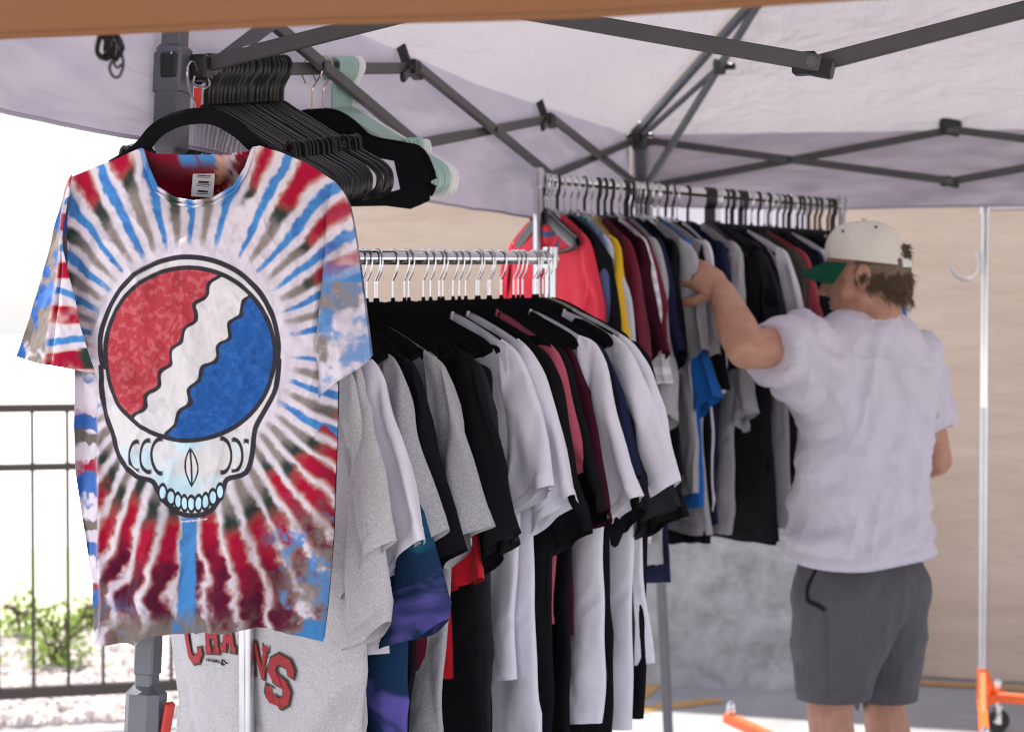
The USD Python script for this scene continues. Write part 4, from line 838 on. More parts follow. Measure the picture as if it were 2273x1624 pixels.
# ---------------------------------------------------------------- the tie-dye shirt
D0 = 2.78
SC = D0 / FPX
def dye(px, py, part):
    """colour of the tie-dyed cotton at the shirt's own coordinates (millimetre-like units of the measuring copy)"""
    px, py = np.asarray(px, float), np.asarray(py, float)
    P = np.stack([px / 60, py / 60, np.full_like(px, 1.7)], -1)
    w1 = fbm(P, 4, 31) - 0.5; w2 = fbm(P + 40, 4, 33) - 0.5; f1 = fbm(P * 3.2, 4, 37) - 0.5; f2 = fbm(P * 6.5, 3, 39) - 0.5
    white, blue, blue2 = lin('#e2d8e0') * 0.88, lin('#4a8dcb') * 0.9, lin('#3c6cb6') * 0.9
    olive, green, red, burg, brown, org = lin('#83776f'), lin('#2c3a34'), lin('#b01238') * 0.85, lin('#5a1230') * 0.9, lin('#7d6256'), lin('#e6a27c')
    col = np.broadcast_to(white, px.shape + (3,)).copy()
    def put(mask, c):
        nonlocal col
        m_ = np.clip(mask, 0, 1)[..., None]; col = col * (1 - m_) + np.asarray(c) * m_
    cx, cy = 425, 780
    dx, dy = px - cx, py - cy
    r = np.hypot(dx, dy * 0.96); a = np.arctan2(dx, -dy)
    if part == 'body':
        N = 27
        aa = np.abs(a)
        fa = a / (2 * PI) * 2 * N + w1 * 1.3 * np.clip((r - 200) / 300, 0.12, 1.2) + f1 * 0.22
        idx = np.floor(fa + 0.5); fr = np.abs(fa - idx); even = np.mod(idx, 2) < 0.5
        hz = noise(np.stack([idx, idx * 0 + 2.5, idx * 0], -1) * 1.71, 8); hz2 = noise(np.stack([idx, idx * 0 + 9.5, idx * 0], -1) * 2.3, 18)
        low = ss(1.95, 2.35, aa + 0.3 * w2); side = ss(0.95, 1.4, aa) * ss(2.2, 1.8, aa) * (dx > 0)
        blueray = even & (low + 0.5 * (hz2 - 0.45) < 0.55)
        rr = r + (hz - 0.5) * 130 + w2 * 110 + f2 * 12
        grow = ss(195, 430, r + 100 * hz) ** 0.3
        wd = np.where(blueray, 0.255 + 0.08 * (hz - 0.5), 0.325 + 0.14 * (hz2 - 0.45) - 0.03 * low - 0.02 * side) * (1 + 0.45 * f1) * grow
        sf = np.where(blueray, 0.10, 0.16)
        ray = ss(wd + sf, wd - sf, fr) * ss(206, 255, r + f1 * 50)
        dyr = ray * (~blueray) * ss(-0.10, 0.0, hz2 - 0.12 + w2 * 0.5 + low)
        blr = ray * blueray * ss(0.24, 0.42, hz2 + 0.42 + w2 * 0.8)
        put(dyr * 0.92, olive)
        put(dyr * ss(280, 325, rr) * ss(430, 350, rr) * (1 - 0.75 * side), green)
        fringe = ss(wd + 0.34, wd, fr) * (~blueray) * ss(335, 375, rr) * (1 - side)
        put(fringe * 0.35 * ss(560, 500, rr) * (dyr > 0.02), org)
        put(dyr * ss(330, 380, rr) * (1 - 0.7 * side), red)
        put(dyr * ss(400, 500, rr + f1 * 80 - (1 - low) * 90), burg)
        put(dyr * ss(560, 640, rr + f1 * 60), olive * 0.9)
        put(dyr * ss(600, 690, rr + w1 * 200) * 0.8, brown)
        put(blr, blue); put(blr * ss(0.0, 0.35, f1 + 0.1) * 0.7, blue2)
        # vertical blue streak below
        st_ = ss(24, 15, np.abs(px - (422 - (py - 1150) * 0.03)) + f1 * 16) * ss(1120, 1160, py) * ss(1440, 1390, py)
        put(st_, blue)
        # mottled lower right and hem
        bl = 0.85 * ss(-0.04, 0.14, w1 + 0.4 * f1 + 0.05) * ss(560, 680, px + w2 * 120) * ss(1080, 1220, py)
        put(bl, olive); bl2 = 0.9 * ss(0.00, 0.13, w2 + 0.35 * f1 + 0.0) * ss(560, 660, px) * ss(1080, 1200, py); put(bl2, blue)
        hm = ss(1335, 1400, py + w2 * 80)
        put(hm * ss(-0.06, 0.12, w1 + f1 * 0.4 + 0.04), olive * 0.9); put(hm * ss(0.02, 0.14, w2 + f1 * 0.4 + 0.0), blue * 0.85)
        # left flank red bars
        lf = ss(225, 200, px) * ss(820, 860, py)
        bars = ss(0.15, 0.5, np.sin(py / 22.0 + px * 0.02 + w1 * 5))
        put(lf, white); put(lf * bars * ss(-0.1, 0.05, w2), red); put(lf * ss(0.3, 0.6, np.sin(py / 22.0 + 2.6 + w2 * 5)), blue2); put(lf * ss(0.55, 0.8, np.sin(py / 31.0 + 1.2 + w1 * 6)), olive * 0.7)
        emblem(px, py, r, put, f2, w1)
        return col
    if part == 'left':
        put(ss(-0.05, 0.1, w1 + f1 * 0.4 + 0.20), olive); put(ss(0.02, 0.1, w2 + f1 * 0.5 - 0.01), blue2 * 1.1)
        fr_ = ss(100, 118, px + (py - 700) * 0.12)
        put(fr_, white)
        spots = ss(0.25, 0.55, np.sin(py / 16.2 + 2.3 + w1 * 1.5)) * ss(-0.25, -0.05, w2); put(fr_ * ss(0.05, 0.3, np.sin(py / 16.2 + 2.3 + w1 * 1.5)) * 0.5, org); put(fr_ * spots, red); put(fr_ * ss(0.75, 0.95, np.sin(py / 16.2 - 1.0 + w2 * 3)), blue)
        put(fr_ * ss(185, 205, px + w1 * 60) * ss(0, 0.3, np.sin(py / 16.2 + 2.8)), green)
        put(ss(520, 420, py + w1 * 60) * (1 - fr_) , lin('#7b5a58'))
        put(ss(815, 835, py) , lin('#8a6a78'))
        return col
    if part == 'right':
        put(0.9 * ss(-0.06, 0.13, w1 + f1 * 0.5 - 0.01), olive); put(0.8 * ss(-0.05, 0.16, w2 + f1 * 0.4 - 0.02), blue)
        put(ss(30, 18, np.hypot(px - 742, py - 545) + f1 * 40) , burg); put(ss(22, 10, np.hypot(px - 712, py - 552) + f1 * 40), red)
        put(ss(26, 16, np.abs(py - 610 + w1 * 40) ) * 0.9, blue); put(ss(60, 30, np.hypot(px - 760, py - 430) + f1 * 50) * 0.8, lin('#6f5a60'))
        return col
    if part == 'inside':
        put(np.ones_like(px), red * 0.62)
        put(ss(430, 470, px + f1 * 60) * ss(-0.03, 0.06, f1), org * 0.9); put(ss(470, 520, px + f1 * 60) * ss(0.0, 0.06, w1 + f1), white * 0.9)
        put(ss(24, 14, np.abs(px - 408 + f1 * 30)) * ss(372, 355, py), blue); put(ss(30, 14, np.abs(px - 455 + f1 * 30)) * ss(372, 350, py), blue)
        return col
SHIELD = Polygon(smooth_path([(224, 815), (230, 880), (252, 955), (268, 1010), (306, 1052), (345, 1066), (362, 1095), (392, 1133), (432, 1141), (470, 1130), (494, 1092), (505, 1062), (545, 1048), (560, 1000), (566, 950), (590, 905), (612, 860), (618, 800)], 4))
def emblem(px, py, r, put, f2, w1):
    """a plain round badge: red and blue halves, a pale wavy band, and a pale beaded base below it"""
    dark, pale, pred, pblu, ice = lin('#37343a'), lin('#dcd8d8') * 0.95, lin('#bb434d') * 0.9, lin('#2a5fa8') * 0.85, lin('#b9dbe6')
    sel = (px > 195) & (px < 645) & (py > 540) & (py < 1170)
    halo = ss(232, 206, r); put(halo, lin('#e2d9e4') * 0.9)
    full = lambda m_: np.where(sel, m_, 0.0)
    dsh = np.full(px.shape, 1e3); pts = shapely.points(px[sel], py[sel])
    bd = shapely.distance(pts, SHIELD.exterior); ins = shapely.contains(SHIELD, pts)
    dsh[sel] = np.where(ins, -bd, bd)
    ro = np.hypot(px - 421, py - 768)
    du = np.minimum(dsh, ro - 196)                         # union of ring and base
    put(full(ss(7.5, 5.5, du)), dark); put(full(ss(-4, -6, du)), pale)
    # base shading and ornament
    inb = ss(-6, -8, dsh) * ss(960, 985, py)
    put(full(inb * ss(-0.05, 0.15, w1 + 0.02) * 0.8), ice)
    for k in range(9):                                     # beads along the lower rim
        t_ = (k - 4) / 4; bx = 428 + t_ * 62; by = 1116 - 26 * abs(t_) ** 2.2
        dd = np.hypot((px - bx) / 6.2, (py - by) / 13.0)
        put(full(ss(1.75, 1.55, dd)), dark); put(full(ss(1.1, 0.95, dd)), ice * 1.1)
    for s_ in (-1, 1):                                     # scroll strokes at the flanks
        for q_ in range(3):
            cx_ = 428 + s_ * (118 - q_ * 26); arc = np.abs(np.hypot((px - cx_) / 1.0, (py - 1010) / 1.9) - 17 - q_ * 1.5)
            put(full(ss(3.4, 2.0, arc) * ss(-8, -10, dsh) * ss(0, 6, s_ * (px - cx_) + 8)), dark)
    lf_ = np.abs(px - 428) / 15 + ((py - 1035) / 44) ** 2
    put(full(ss(0.16, 0.10, np.abs(lf_ - 0.9))), dark); put(full(ss(2.8, 1.6, np.abs(px - 428)) * ss(44, 40, np.abs(py - 1035))), dark)
    # disc
    rd = np.hypot(px - 422.5, (py - 785) * 0.985)
    put(full(ss(193.5, 191.5, rd)), dark)
    tdir = np.array([-0.49, 0.872]); tx, ty = px - 432, py - 785
    t_ = tx * tdir[0] + ty * tdir[1]; q_ = tx * tdir[1] - ty * tdir[0] + 26 * w1 + 6 * np.sin(t_ / 9.0)
    disc = ss(183.5, 181.5, rd)
    fl_ = ss(0.02, 0.10, f2) * 0.28
    put(full(disc * ss(-44, -46, q_)), pred * 1.0); put(full(disc * ss(44, 46, q_)), pblu)
    put(full(disc * ss(-44, -46, q_)) * fl_, lin('#e08a8c')); put(full(disc * ss(44, 46, q_)) * fl_ * 0.6, lin('#4f86c6')); put(full(disc * ss(37, 35, np.abs(q_))), pale)
def hero():
    hook = U(424, 150, 2.83)
    t = thing('tie_dye_shirt', 'red, white and blue tie-dye t-shirt with a large round printed badge, hanging in front', 't-shirt', (0, 0, 0))
    Lx = lambda y: np.interp(y, [388, 450, 550, 700, 850, 950, 1050, 1150, 1300, 1440], [150, 142, 138, 146, 147, 145, 148, 163, 187, 199])
    Rx = lambda y: np.interp(y, [400, 600, 870, 1000, 1200, 1350, 1440], [742, 738, 746, 742, 735, 722, 711])
    Tk = [(150, 391), (200, 371), (250, 352), (300, 330), (312, 326), (322, 362), (345, 412), (385, 438), (430, 446), (475, 438), (520, 410), (545, 368), (560, 324), (575, 322), (620, 336), (680, 361), (742, 402)]
    tkx, tky = zip(*Tk)
    Hk = [(199, 1437), (312, 1424), (325, 1409), (430, 1400), (550, 1398), (620, 1406), (711, 1433)]
    hx, hy = zip(*Hk)
    def panel(nu, nv, front):
        u = np.linspace(0, 1, nu)[None, :]; v = np.linspace(0, 1, nv)[:, None]
        if front: T = np.interp(150 + 592 * u, tkx, tky)
        else: T = np.interp(150 + 592 * u, [150, 200, 250, 312, 330, 400, 480, 545, 560, 620, 680, 742], [391, 371, 352, 326, 337, 342, 341, 334, 324, 336, 361, 402])
        H = np.interp(199 + 512 * u, hx, hy) - (0 if front else 4)
        y = T + (H - T) * v
        x = Lx(y) + (Rx(y) - Lx(y)) * u
        return u + 0 * v, v + 0 * u, x, y
    def front_depth(u, v, x, y):
        dep = 0.055 * ss(232, 150, x) ** 1.2 * ss(520, 760, y) + 0.045 * ss(690, 748, x) * ss(480, 700, y)
        dep += 0.030 * ss(300, 150, x) * ss(800, 420, y) + 0.03 * ss(620, 745, x) * ss(800, 420, y)
        dep += 0.016 * ss(222, 206, x) * ss(600, 900, y) - 0.007 * np.exp(-((x - 219) / 9) ** 2) * ss(640, 900, y)
        dep += 0.030 * ss(542, 566, x) * ss(1020, 1200, y) * ss(725, 575, x) + 0.02 * ss(600, 720, x) * ss(1100, 1300, y)
        dep -= 0.016 * np.sin(PI * np.clip((x - 230) / 320, 0, 1)) * ss(380, 700, y)
        lw = ss(900, 1350, y)
        dep += lw * (0.012 * np.sin((x - 210) / 26) + 0.008 * np.sin((x - 100) / 14.5 + y / 170)) * ss(215, 260, x) * ss(560, 520, x)
        dep += lw * 0.006 * np.sin((x - 560) / 15) * ss(560, 590, x)
        dep += 0.004 * np.sin((x + (y - 350) * 0.5) / 19) * ss(1000, 700, y) * ss(430, 520, y) * ss(400, 250, np.abs(x - 430) * -1 + 500)
        dep += (fbm(np.stack([x / 70, y / 110, x * 0], -1), 4, 51) - 0.5) * 0.034 * ss(330, 460, y)
        dep -= 0.009 * (ridge(np.stack([x / 75 + y / 260, y / 330, x * 0 + 4.4], -1), 57) - 0.15) * ss(430, 620, y) + 0.007 * (ridge(np.stack([x / 90 - y / 120, y / 210 + x / 300, x * 0 + 1.4], -1), 58) - 0.15) * ss(420, 520, y) * ss(1000, 800, y)
        top = ss(0, 0.09, v)
        return dep * (0.3 + 0.7 * top) + 0.012 * (1 - top)
    def to3(x, y, dep):
        a, b = (x - CX) / FPX, -(y - CY) / FPX
        c, s = math.cos(PITCH), math.sin(PITCH)
        k = D0 / (c - b * s)
        base = np.stack([a * k, np.full_like(a, D0), EYE + (s + b * c) * k], -1)
        out = base + np.stack([dep * 0.0, dep, dep * 0.0], -1)
        return out.reshape(-1, 3)
    nu, nv = 540, 860
    u, v, x, y = panel(nu, nv, True); V = to3(x, y, front_depth(u, v, x, y))
    obj('front', (V, grid_faces(nu, nv)[:, ::-1]), M['dyed_cotton'], t, colors=dye(x, y, 'body').reshape(-1, 3))
    u, v, x, y = panel(110, 160, False)
    dep = 0.055 + 0.045 * np.sin(PI * u) ** 0.6 * ss(0, 0.06, v) - 0.02 * (1 - ss(0, 0.06, v)) - 0.02 * np.sin(PI * u) * (1 - ss(0, 0.05, v))
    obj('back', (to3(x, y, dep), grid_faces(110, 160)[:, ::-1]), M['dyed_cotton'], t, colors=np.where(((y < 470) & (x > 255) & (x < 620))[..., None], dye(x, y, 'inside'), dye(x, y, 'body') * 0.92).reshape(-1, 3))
    def sleeve(outer, inner, part, dfun, nr=300, nc=220):
        tt = np.linspace(0, 1, nr)
        o, i_ = smooth_path(outer, 8), smooth_path(inner, 8)
        o = np.stack([np.interp(tt, np.linspace(0, 1, len(o)), o[:, k]) for k in (0, 1)], 1); i_ = np.stack([np.interp(tt, np.linspace(0, 1, len(i_)), i_[:, k]) for k in (0, 1)], 1)
        c = np.linspace(0, 1, nc)[None, :]; tt = tt[:, None]
        x = o[:, :1] + (i_[:, :1] - o[:, :1]) * c; y = o[:, 1:] + (i_[:, 1:] - o[:, 1:]) * c
        y = y + ss(0.9, 1, tt) * 3 * np.sin(c * 7)
        d1, d2 = dfun(c, tt)
        d1 = d1 + (fbm(np.stack([x / 40, y / 60, x * 0], -1), 3, 61) - 0.5) * 0.02
        mb = (ss(640, 520, y + 60 * (fbm(np.stack([x / 50, y / 50, x * 0], -1), 3, 66) - 0.5)) * (0.9 if part == 'right' else 0.0))[..., None]
        colr = (dye(x, y, part) * (1 - mb) + dye(x, y, 'body') * mb).reshape(-1, 3)
        obj('sleeve', (to3(x, y, d1), grid_faces(nc, nr)[:, ::-1]), M['dyed_cotton'], t, colors=colr)
        s_ = slice(None, None, 4); nn = len(np.arange(nr)[s_]); nm = len(np.arange(nc)[s_])
        return to3(x[s_, s_], y[s_, s_], d2[s_, s_] + 0 * x[s_, s_]), grid_faces(nm, nn), dye(x[s_, s_], y[s_, s_], part).reshape(-1, 3)
    bump = lambda c: np.sin(PI * c)
    bk = []
    bk.append(sleeve([(160, 386), (128, 425), (104, 482), (62, 640), (14, 792)], [(150, 440), (140, 540), (168, 660), (192, 750), (218, 830)], 'left',
        lambda c, t_: (0.065 * ss(0.55, 0.0, c) * ss(0.0, 0.5, t_) - 0.012 * ss(0.45, 0.62, c) * t_ + 0.016 * np.exp(-((c - 0.47) / 0.045) ** 2) * ss(0.3, 0.6, t_) - 0.008 + 0.012 * (1 - t_), 0.075 + 0.015 * bump(c) + 0 * t_)))
    bk.append(sleeve([(738, 398), (772, 448), (796, 580), (823, 794)], [(724, 470), (712, 650), (700, 780), (708, 882)], 'right',
        lambda c, t_: (0.030 * ss(0.5, 0.0, c) * t_ - 0.018 * t_ * ss(1, 0.85, c) - 0.012 * np.exp(-((c - 0.55) / 0.10) ** 2) * ss(0.2, 0.7, t_) - 0.006 + 0.015 * (1 - t_), 0.04 + 0.015 * bump(c) + 0.01 * t_)))
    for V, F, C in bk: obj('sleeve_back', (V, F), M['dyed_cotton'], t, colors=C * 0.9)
    # collar rib following the neck edge
    nx = np.linspace(311, 562, 60); ny = np.interp(nx, tkx, tky)
    P = to3(nx, ny + 3, 0.012 - 0.012 * np.sin(PI * (nx - 311) / 251))
    Pin = to3(nx, ny + 14, 0.012 - 0.014 * np.sin(PI * (nx - 311) / 251) - 0.002)
    rib = cat(tube(P, 0.0032, 6), tube(Pin, 0.0018, 6))
    xx = np.concatenate([np.repeat(nx, 6), nx[[0, -1]], np.repeat(nx, 6), nx[[0, -1]]]); yv = np.concatenate([np.repeat(ny, 6), ny[[0, -1]], np.repeat(ny, 6), ny[[0, -1]]])
    obj('collar', rib, M['dyed_cotton'], t, colors=dye(xx, yv + 8, 'body'))
    # label inside the neck
    lp = to3(np.array([412.0, 462, 457, 407]), np.array([358.0, 361, 432, 429]), np.array([0.070, 0.070, 0.066, 0.066]))
    lb = obj('neck_label', (lp, np.array([[0, 2, 1], [0, 3, 2]])), M['white_label'], t, False, label='white printed neck label')
    for k, (xa, xb, yy, hh) in enumerate(((422, 452, 381, 2), (421, 450, 385, 1.2), (424, 448, 394, 5), (419, 452, 401, 1.5), (420, 449, 405, 1.2), (423, 446, 415, 4.5), (420, 447, 422, 1.2))):
        obj('label_line', (to3(np.array([xa, xb, xb, xa], float), np.array([yy, yy + 1.5, yy + 1.5 + hh, yy + hh], float), np.array([0.064] * 4)), np.array([[0, 2, 1], [0, 3, 2]])), M['ink'], lb, False)
    # tiny line of print under the badge
    ml = []
    for k in range(22):
        xa = 400 + k * 2.9 + (k % 5 == 0) * 0.4; yy = 1155 - 0.12 * (xa - 400)
        ml.append((xa, yy))
    xs = np.array([[a, a + 2.0, a + 2.0, a] for a, b in ml]).ravel(); ys = np.array([[b, b, b + 2.6 + (k % 3), b + 2.6 + (k % 3)] for k, (a, b) in enumerate(ml)]).ravel()
    uu = (xs - 180) / 540; dep = front_depth(uu, 0.7 + 0 * uu, xs, ys) - 0.0012
    obj('fine_print', (to3(xs, ys, dep), np.vstack([[[4 * k, 4 * k + 2, 4 * k + 1], [4 * k, 4 * k + 3, 4 * k + 2]] for k in range(22)])), M['print_white'], t, False)
    # hem stitching ridge
    hxp = np.linspace(201, 709, 90); hyp = np.interp(hxp, hx, hy)
    return to3, front_depth
to3, front_depth = hero()
# its hanger
hh = thing('shirt_hanger', 'black velvet hanger with silver hook holding the tie-dye shirt', 'hanger', (0, 0, 0))
zed = lambda x, y, d=2.815: U(x, y, d)
arm_pts = [(250, 372), (290, 348), (318, 324), (345, 292), (385, 268), (432, 258), (480, 262), (530, 290), (565, 322), (610, 352), (660, 378)]
obj('arms', tube(smooth_path([zed(x, y) for x, y in arm_pts], 5), 1, 10, (0.0125, 0.004), up=(0, 0, 1)), M['velvet_black'], hh)
obj('hook', tube(smooth_path([zed(432, 250), zed(431, 228), zed(421, 200), zed(416, 172), zed(417, 150), zed(424, 137, 2.83), zed(434, 142, 2.86), zed(438, 156, 2.88)], 6), 0.0016, 6), M['steel_wire'], hh)
obj('neck', tube(np.array([zed(432, 262), zed(432, 240)]), np.array([0.008, 0.003]), 8), M['velvet_black'], hh)
tg = thing('hang_tag', 'small red and orange paper tag on the hanger hook above the tie-dye shirt', 'tag', zed(436, 196, 2.90))
obj('card', tube(np.array([(0.002, 0, 0.0), (0.002, 0.0, -0.018), (-0.003, 0.0, -0.05)]), 1, 4, (0.0012, 0.006), up=(0, 1, 0.1)), M['red_plastic'], tg, False)
sk = thing('wire_hook', 'bent silver wire hook on the canopy slider beside the black hangers', 'hook', zed(440, 180, 2.9))
obj('wire', tube(smooth_path([(-0.006, 0, 0.008), (-0.008, 0, -0.002), (-0.002, 0, -0.008), (0.012, 0, -0.011), (0.018, 0, -0.005), (0.016, 0, 0.004)], 6), 0.0016, 6), M['steel_wire'], sk)

# side print of the long black shirt
o_ = (0.235, -0.02, -0.62)
PF = np.array(UsdGeom.Mesh(stage.GetPrimAtPath(str(fil_t.GetPath()) + '/body')).GetPointsAttr().Get())
fx, fz_ = 0.205 + vv[:, 0] * 1.4, -0.50 - vv[:, 1] * 1.75
Vp = np.stack([fx, np.array([surf_y(PF, a, b) for a, b in zip(fx, fz_)]) - 0.004, fz_], 1)
obj('print_mark', cat((Vp, ff), (Vp, ff[:, ::-1])), M['print_white'], fil_t, False, label='white lettering running down the side')

# ---------------------------------------------------------------- the man
DM = 4.75
def J(px, py, d=DM): return U(px, py, d)
def ball(c, r, s=(1, 1, 1), R=None, seg=24):
    m_ = m3.Manifold.sphere(1.0, seg).scale([r * s[0], r * s[1], r * s[2]])
    if R is not None: m_ = m_.transform(np.hstack([np.asarray(R, float), np.zeros((3, 1))]))
    return m_.translate([float(x) for x in c])
def hull(*bs): return m3.Manifold.batch_hull(list(bs))
def chain(pts, radii): return [hull(ball(pts[i], radii[i]), ball(pts[i + 1], radii[i + 1])) for i in range(len(pts) - 1)]
def fuse(parts, edge=0.012, it=14):
    m_ = m3.Manifold.batch_boolean(parts, m3.OpType.Add).refine_to_length(edge)
    k = m_.to_mesh(); t_ = trimesh.Trimesh(np.array(k.vert_properties)[:, :3], np.array(k.tri_verts), process=True)
    from scipy import sparse
    E_ = t_.edges_unique; n_ = len(t_.vertices)
    W_ = sparse.coo_matrix((np.ones(2 * len(E_)), (np.r_[E_[:, 0], E_[:, 1]], np.r_[E_[:, 1], E_[:, 0]])), (n_, n_)).tocsr()
    W_ = sparse.diags(1 / np.maximum(np.asarray(W_.sum(1)).ravel(), 1)) @ W_
    V0 = np.array(t_.vertices); X = V0.copy()
    for _ in range(it):
        X = X + 0.55 * (W_ @ X - X); X = X - 0.50 * (W_ @ X - X)
        d_ = X - V0; l_ = np.linalg.norm(d_, axis=1, keepdims=True); X = V0 + d_ * np.minimum(1, 0.022 / np.maximum(l_, 1e-9))
    t_.vertices = X
    return t_
fd = norm([-0.57, 0.82, 0]); ld = np.array([-fd[1], fd[0], 0])        # facing, his left
ld = norm([-0.82, -0.57, 0])
up = np.array([0, 0, 1.0])
RB = np.stack([ld, fd, up], 1)
pel = J(1912, 1290); pel_c = pel
chest = J(1925, 900); 
man = thing('person', 'man in white t-shirt, grey shorts and cream cap browsing shirts with his left arm raised', 'person', (0, 0, 0))
shL, shR = J(1812, 768, 4.68), J(2022, 806, 4.84)
elL, wrL, hdL = J(1655, 775, 4.44), J(1602, 645, 4.60), J(1556, 592, 4.68)
elR, wrR = J(2076, 1020, 4.90), J(1870, 1062, 5.08)
hdR = J(1768, 1030, 5.06)
neckb, headc = J(1945, 690, 4.75), J(1922, 612, 4.72)
hf = norm([-0.90, 0.42, -0.10]); hs = norm(np.cross(up, hf)); hu = norm(np.cross(hf, hs)); HR = np.stack([hf, hs, hu], 1)   # head axes: forward, its left, up
hp = lambda f_, s_, u_: headc + hf * f_ + hs * s_ + hu * u_
head = [ball(hp(-0.008, 0, 0.025), 0.094, (1.06, 0.83, 1.0), HR), hull(ball(hp(0.045, 0, -0.02), 0.060), ball(hp(0.062, 0, -0.098), 0.026), ball(hp(0.0, 0.035, -0.055), 0.04), ball(hp(0.0, -0.035, -0.055), 0.04), ball(hp(0.035, 0, 0.03), 0.068))]
head += [hull(ball(hp(0.100, 0, 0.012), 0.008), ball(hp(0.122, 0, -0.030), 0.0105), ball(hp(0.095, 0.012, -0.034), 0.008), ball(hp(0.095, -0.012, -0.034), 0.008))]                # nose
head += [hull(ball(hp(0.088, 0.018, -0.062), 0.008), ball(hp(0.088, -0.018, -0.062), 0.008), ball(hp(0.098, 0, -0.060), 0.008)), hull(ball(hp(0.086, 0.016, -0.074), 0.009), ball(hp(0.086, -0.016, -0.074), 0.009), ball(hp(0.096, 0, -0.073), 0.009))]      # lips
head += [ball(hp(0.082, 0, -0.100), 0.020), hull(ball(hp(0.086, 0.04, 0.022), 0.010), ball(hp(0.098, 0, 0.022), 0.010), ball(hp(0.086, -0.04, 0.022), 0.010))]   # chin, brow
for s_ in (-1, 1): head.append(ball(hp(0.035, 0.045 * s_, -0.04), 0.032))      # cheeks
body = [hull(ball(neckb + [0, 0, -0.05], 0.066), ball(hp(-0.035, 0, -0.055), 0.056)), hull(ball(hp(-0.03, 0, -0.03), 0.062), ball(neckb + fd * 0.02 + [0, 0, -0.02], 0.060))] + head
body += [hull(ball(shL - [0, 0, 0.02], 0.058), ball(shR - [0, 0, 0.02], 0.058), ball(neckb - [0, 0, 0.09], 0.062)), hull(ball(shL + [0.07, 0.04, -0.10], 0.075), ball(shR + [-0.07, -0.02, -0.10], 0.075), ball(J(1868, 1150, 4.74), 0.078), ball(J(1955, 1150, 4.83), 0.078)),
         hull(ball(J(1868, 1150, 4.74), 0.078), ball(J(1955, 1150, 4.83), 0.078), ball(J(1866, 1320, 4.72), 0.085), ball(J(1960, 1320, 4.82), 0.085))]
body += chain([shL, elL, elL + (wrL - elL) * 0.3, wrL], [0.060, 0.049, 0.053, 0.032]) + chain([shR, elR, elR + (wrR - elR) * 0.35, wrR], [0.060, 0.046, 0.049, 0.031])
hipL, hipR = J(1850, 1340, 4.70), J(1975, 1330, 4.82)
knL, knR = J(1842, 1590, 4.68), J(1962, 1575, 4.86)
anL, anR = np.array([knL[0] + 0.01, 4.70, 0.09]), np.array([knR[0] + 0.03, 4.92, 0.09])
for hp_, kn, an in ((hipL, knL, anL), (hipR, knR, anR)):
    body += chain([hp_, kn], [0.080, 0.058]) + chain([kn, kn + (an - kn) * 0.3 - fd * 0.025, kn + (an - kn) * 0.6 - fd * 0.012, an], [0.058, 0.064, 0.050, 0.038])
    toe = an + fd * 0.17 + [0, 0, -0.055]
    body += [hull(ball(an + [0, 0, -0.03], 0.045), ball(an - fd * 0.05 + [0, 0, -0.055], 0.033), ball(toe, 0.03), ball(toe + ld * 0.02, 0.028), ball(toe - ld * 0.02, 0.028))]
def hand(wr, palm_dir, side_dir, nrm, curl, spread=0.10, size=1.0, thumb_sign=1):
    """palm hull plus five chains of finger bones; nrm points out of the back of the hand"""
    out = []; S = size
    pd, sd, nm = norm(palm_dir), norm(side_dir), norm(nrm)
    pc = wr + pd * 0.05 * S
    kn = [wr + pd * (0.090 - 0.006 * abs(k - 1.3)) * S + sd * (k - 1.5) * 0.0205 * S for k in range(4)]
    out.append(hull(ball(wr, 0.026 * S), ball(kn[0], 0.0125 * S), ball(kn[3], 0.0115 * S), ball(wr + sd * 0.028 * S + pd * 0.03 * S, 0.015 * S), ball(wr - sd * 0.026 * S + pd * 0.03 * S, 0.017 * S)))
    lens = [(0.042, 0.026, 0.021), (0.047, 0.029, 0.022), (0.044, 0.027, 0.021), (0.034, 0.021, 0.018)]
    for k in range(4):
        p = kn[k]; d_ = norm(pd + sd * (k - 1.5) * spread); ang = 0.0; r_ = [0.0098, 0.0088, 0.0080, 0.0070]
        pts = [p]
        for q_, ln in enumerate(lens[k]):
            ang += curl[q_] * (1 + 0.08 * (k - 1)); dv = d_ * math.cos(ang) - nm * math.sin(ang); pts.append(pts[-1] + dv * ln * S)
        out += chain(pts, [x * S for x in r_])
    b0 = wr - sd * 0.022 * S * thumb_sign + pd * 0.025 * S - nm * 0.006
    t1 = b0 + norm(pd * 0.7 - sd * 0.75 * thumb_sign - nm * 0.35) * 0.042 * S; t2 = t1 + norm(pd * 0.9 - sd * 0.3 * thumb_sign - nm * 0.45) * 0.032 * S; t3 = t2 + norm(pd * 0.95 - nm * 0.5) * 0.025 * S
    out += chain([b0, t1, t2, t3], [0.0155 * S, 0.0115 * S, 0.010 * S, 0.008 * S])
    return out
handL = hand(wrL, norm(J(1535, 598, 4.675) - wrL), norm([-0.45, -0.45, -0.75]), norm([0.45, -0.62, 0.62]), (0.32, 0.50, 0.35), size=1.05, thumb_sign=-1, spread=0.10)
handR = hand(wrR, norm(hdR - wrR), norm([0.1, 0.3, -0.95]), norm([-0.3, 0.9, 0.2]), (0.6, 0.7, 0.4), size=1.0)
tb = fuse(body, 0.012, 10)
th_ = fuse(handL + [hull(ball(wrL, 0.0275), ball(wrL + (elL - wrL) * 0.12, 0.031))], 0.004, 6); tr_ = fuse(handR + [hull(ball(wrR, 0.0275), ball(wrR + (elR - wrR) * 0.12, 0.031))], 0.004, 6)
def merge(ms):
    """one continuous skin"""
    mm = [m3.Manifold(m3.Mesh(np.asarray(x.vertices, np.float32), np.asarray(x.faces, np.uint32))) for x in ms]
    k = m3.Manifold.batch_boolean(mm, m3.OpType.Add).to_mesh()
    return np.array(k.vert_properties)[:, :3], np.array(k.tri_verts)
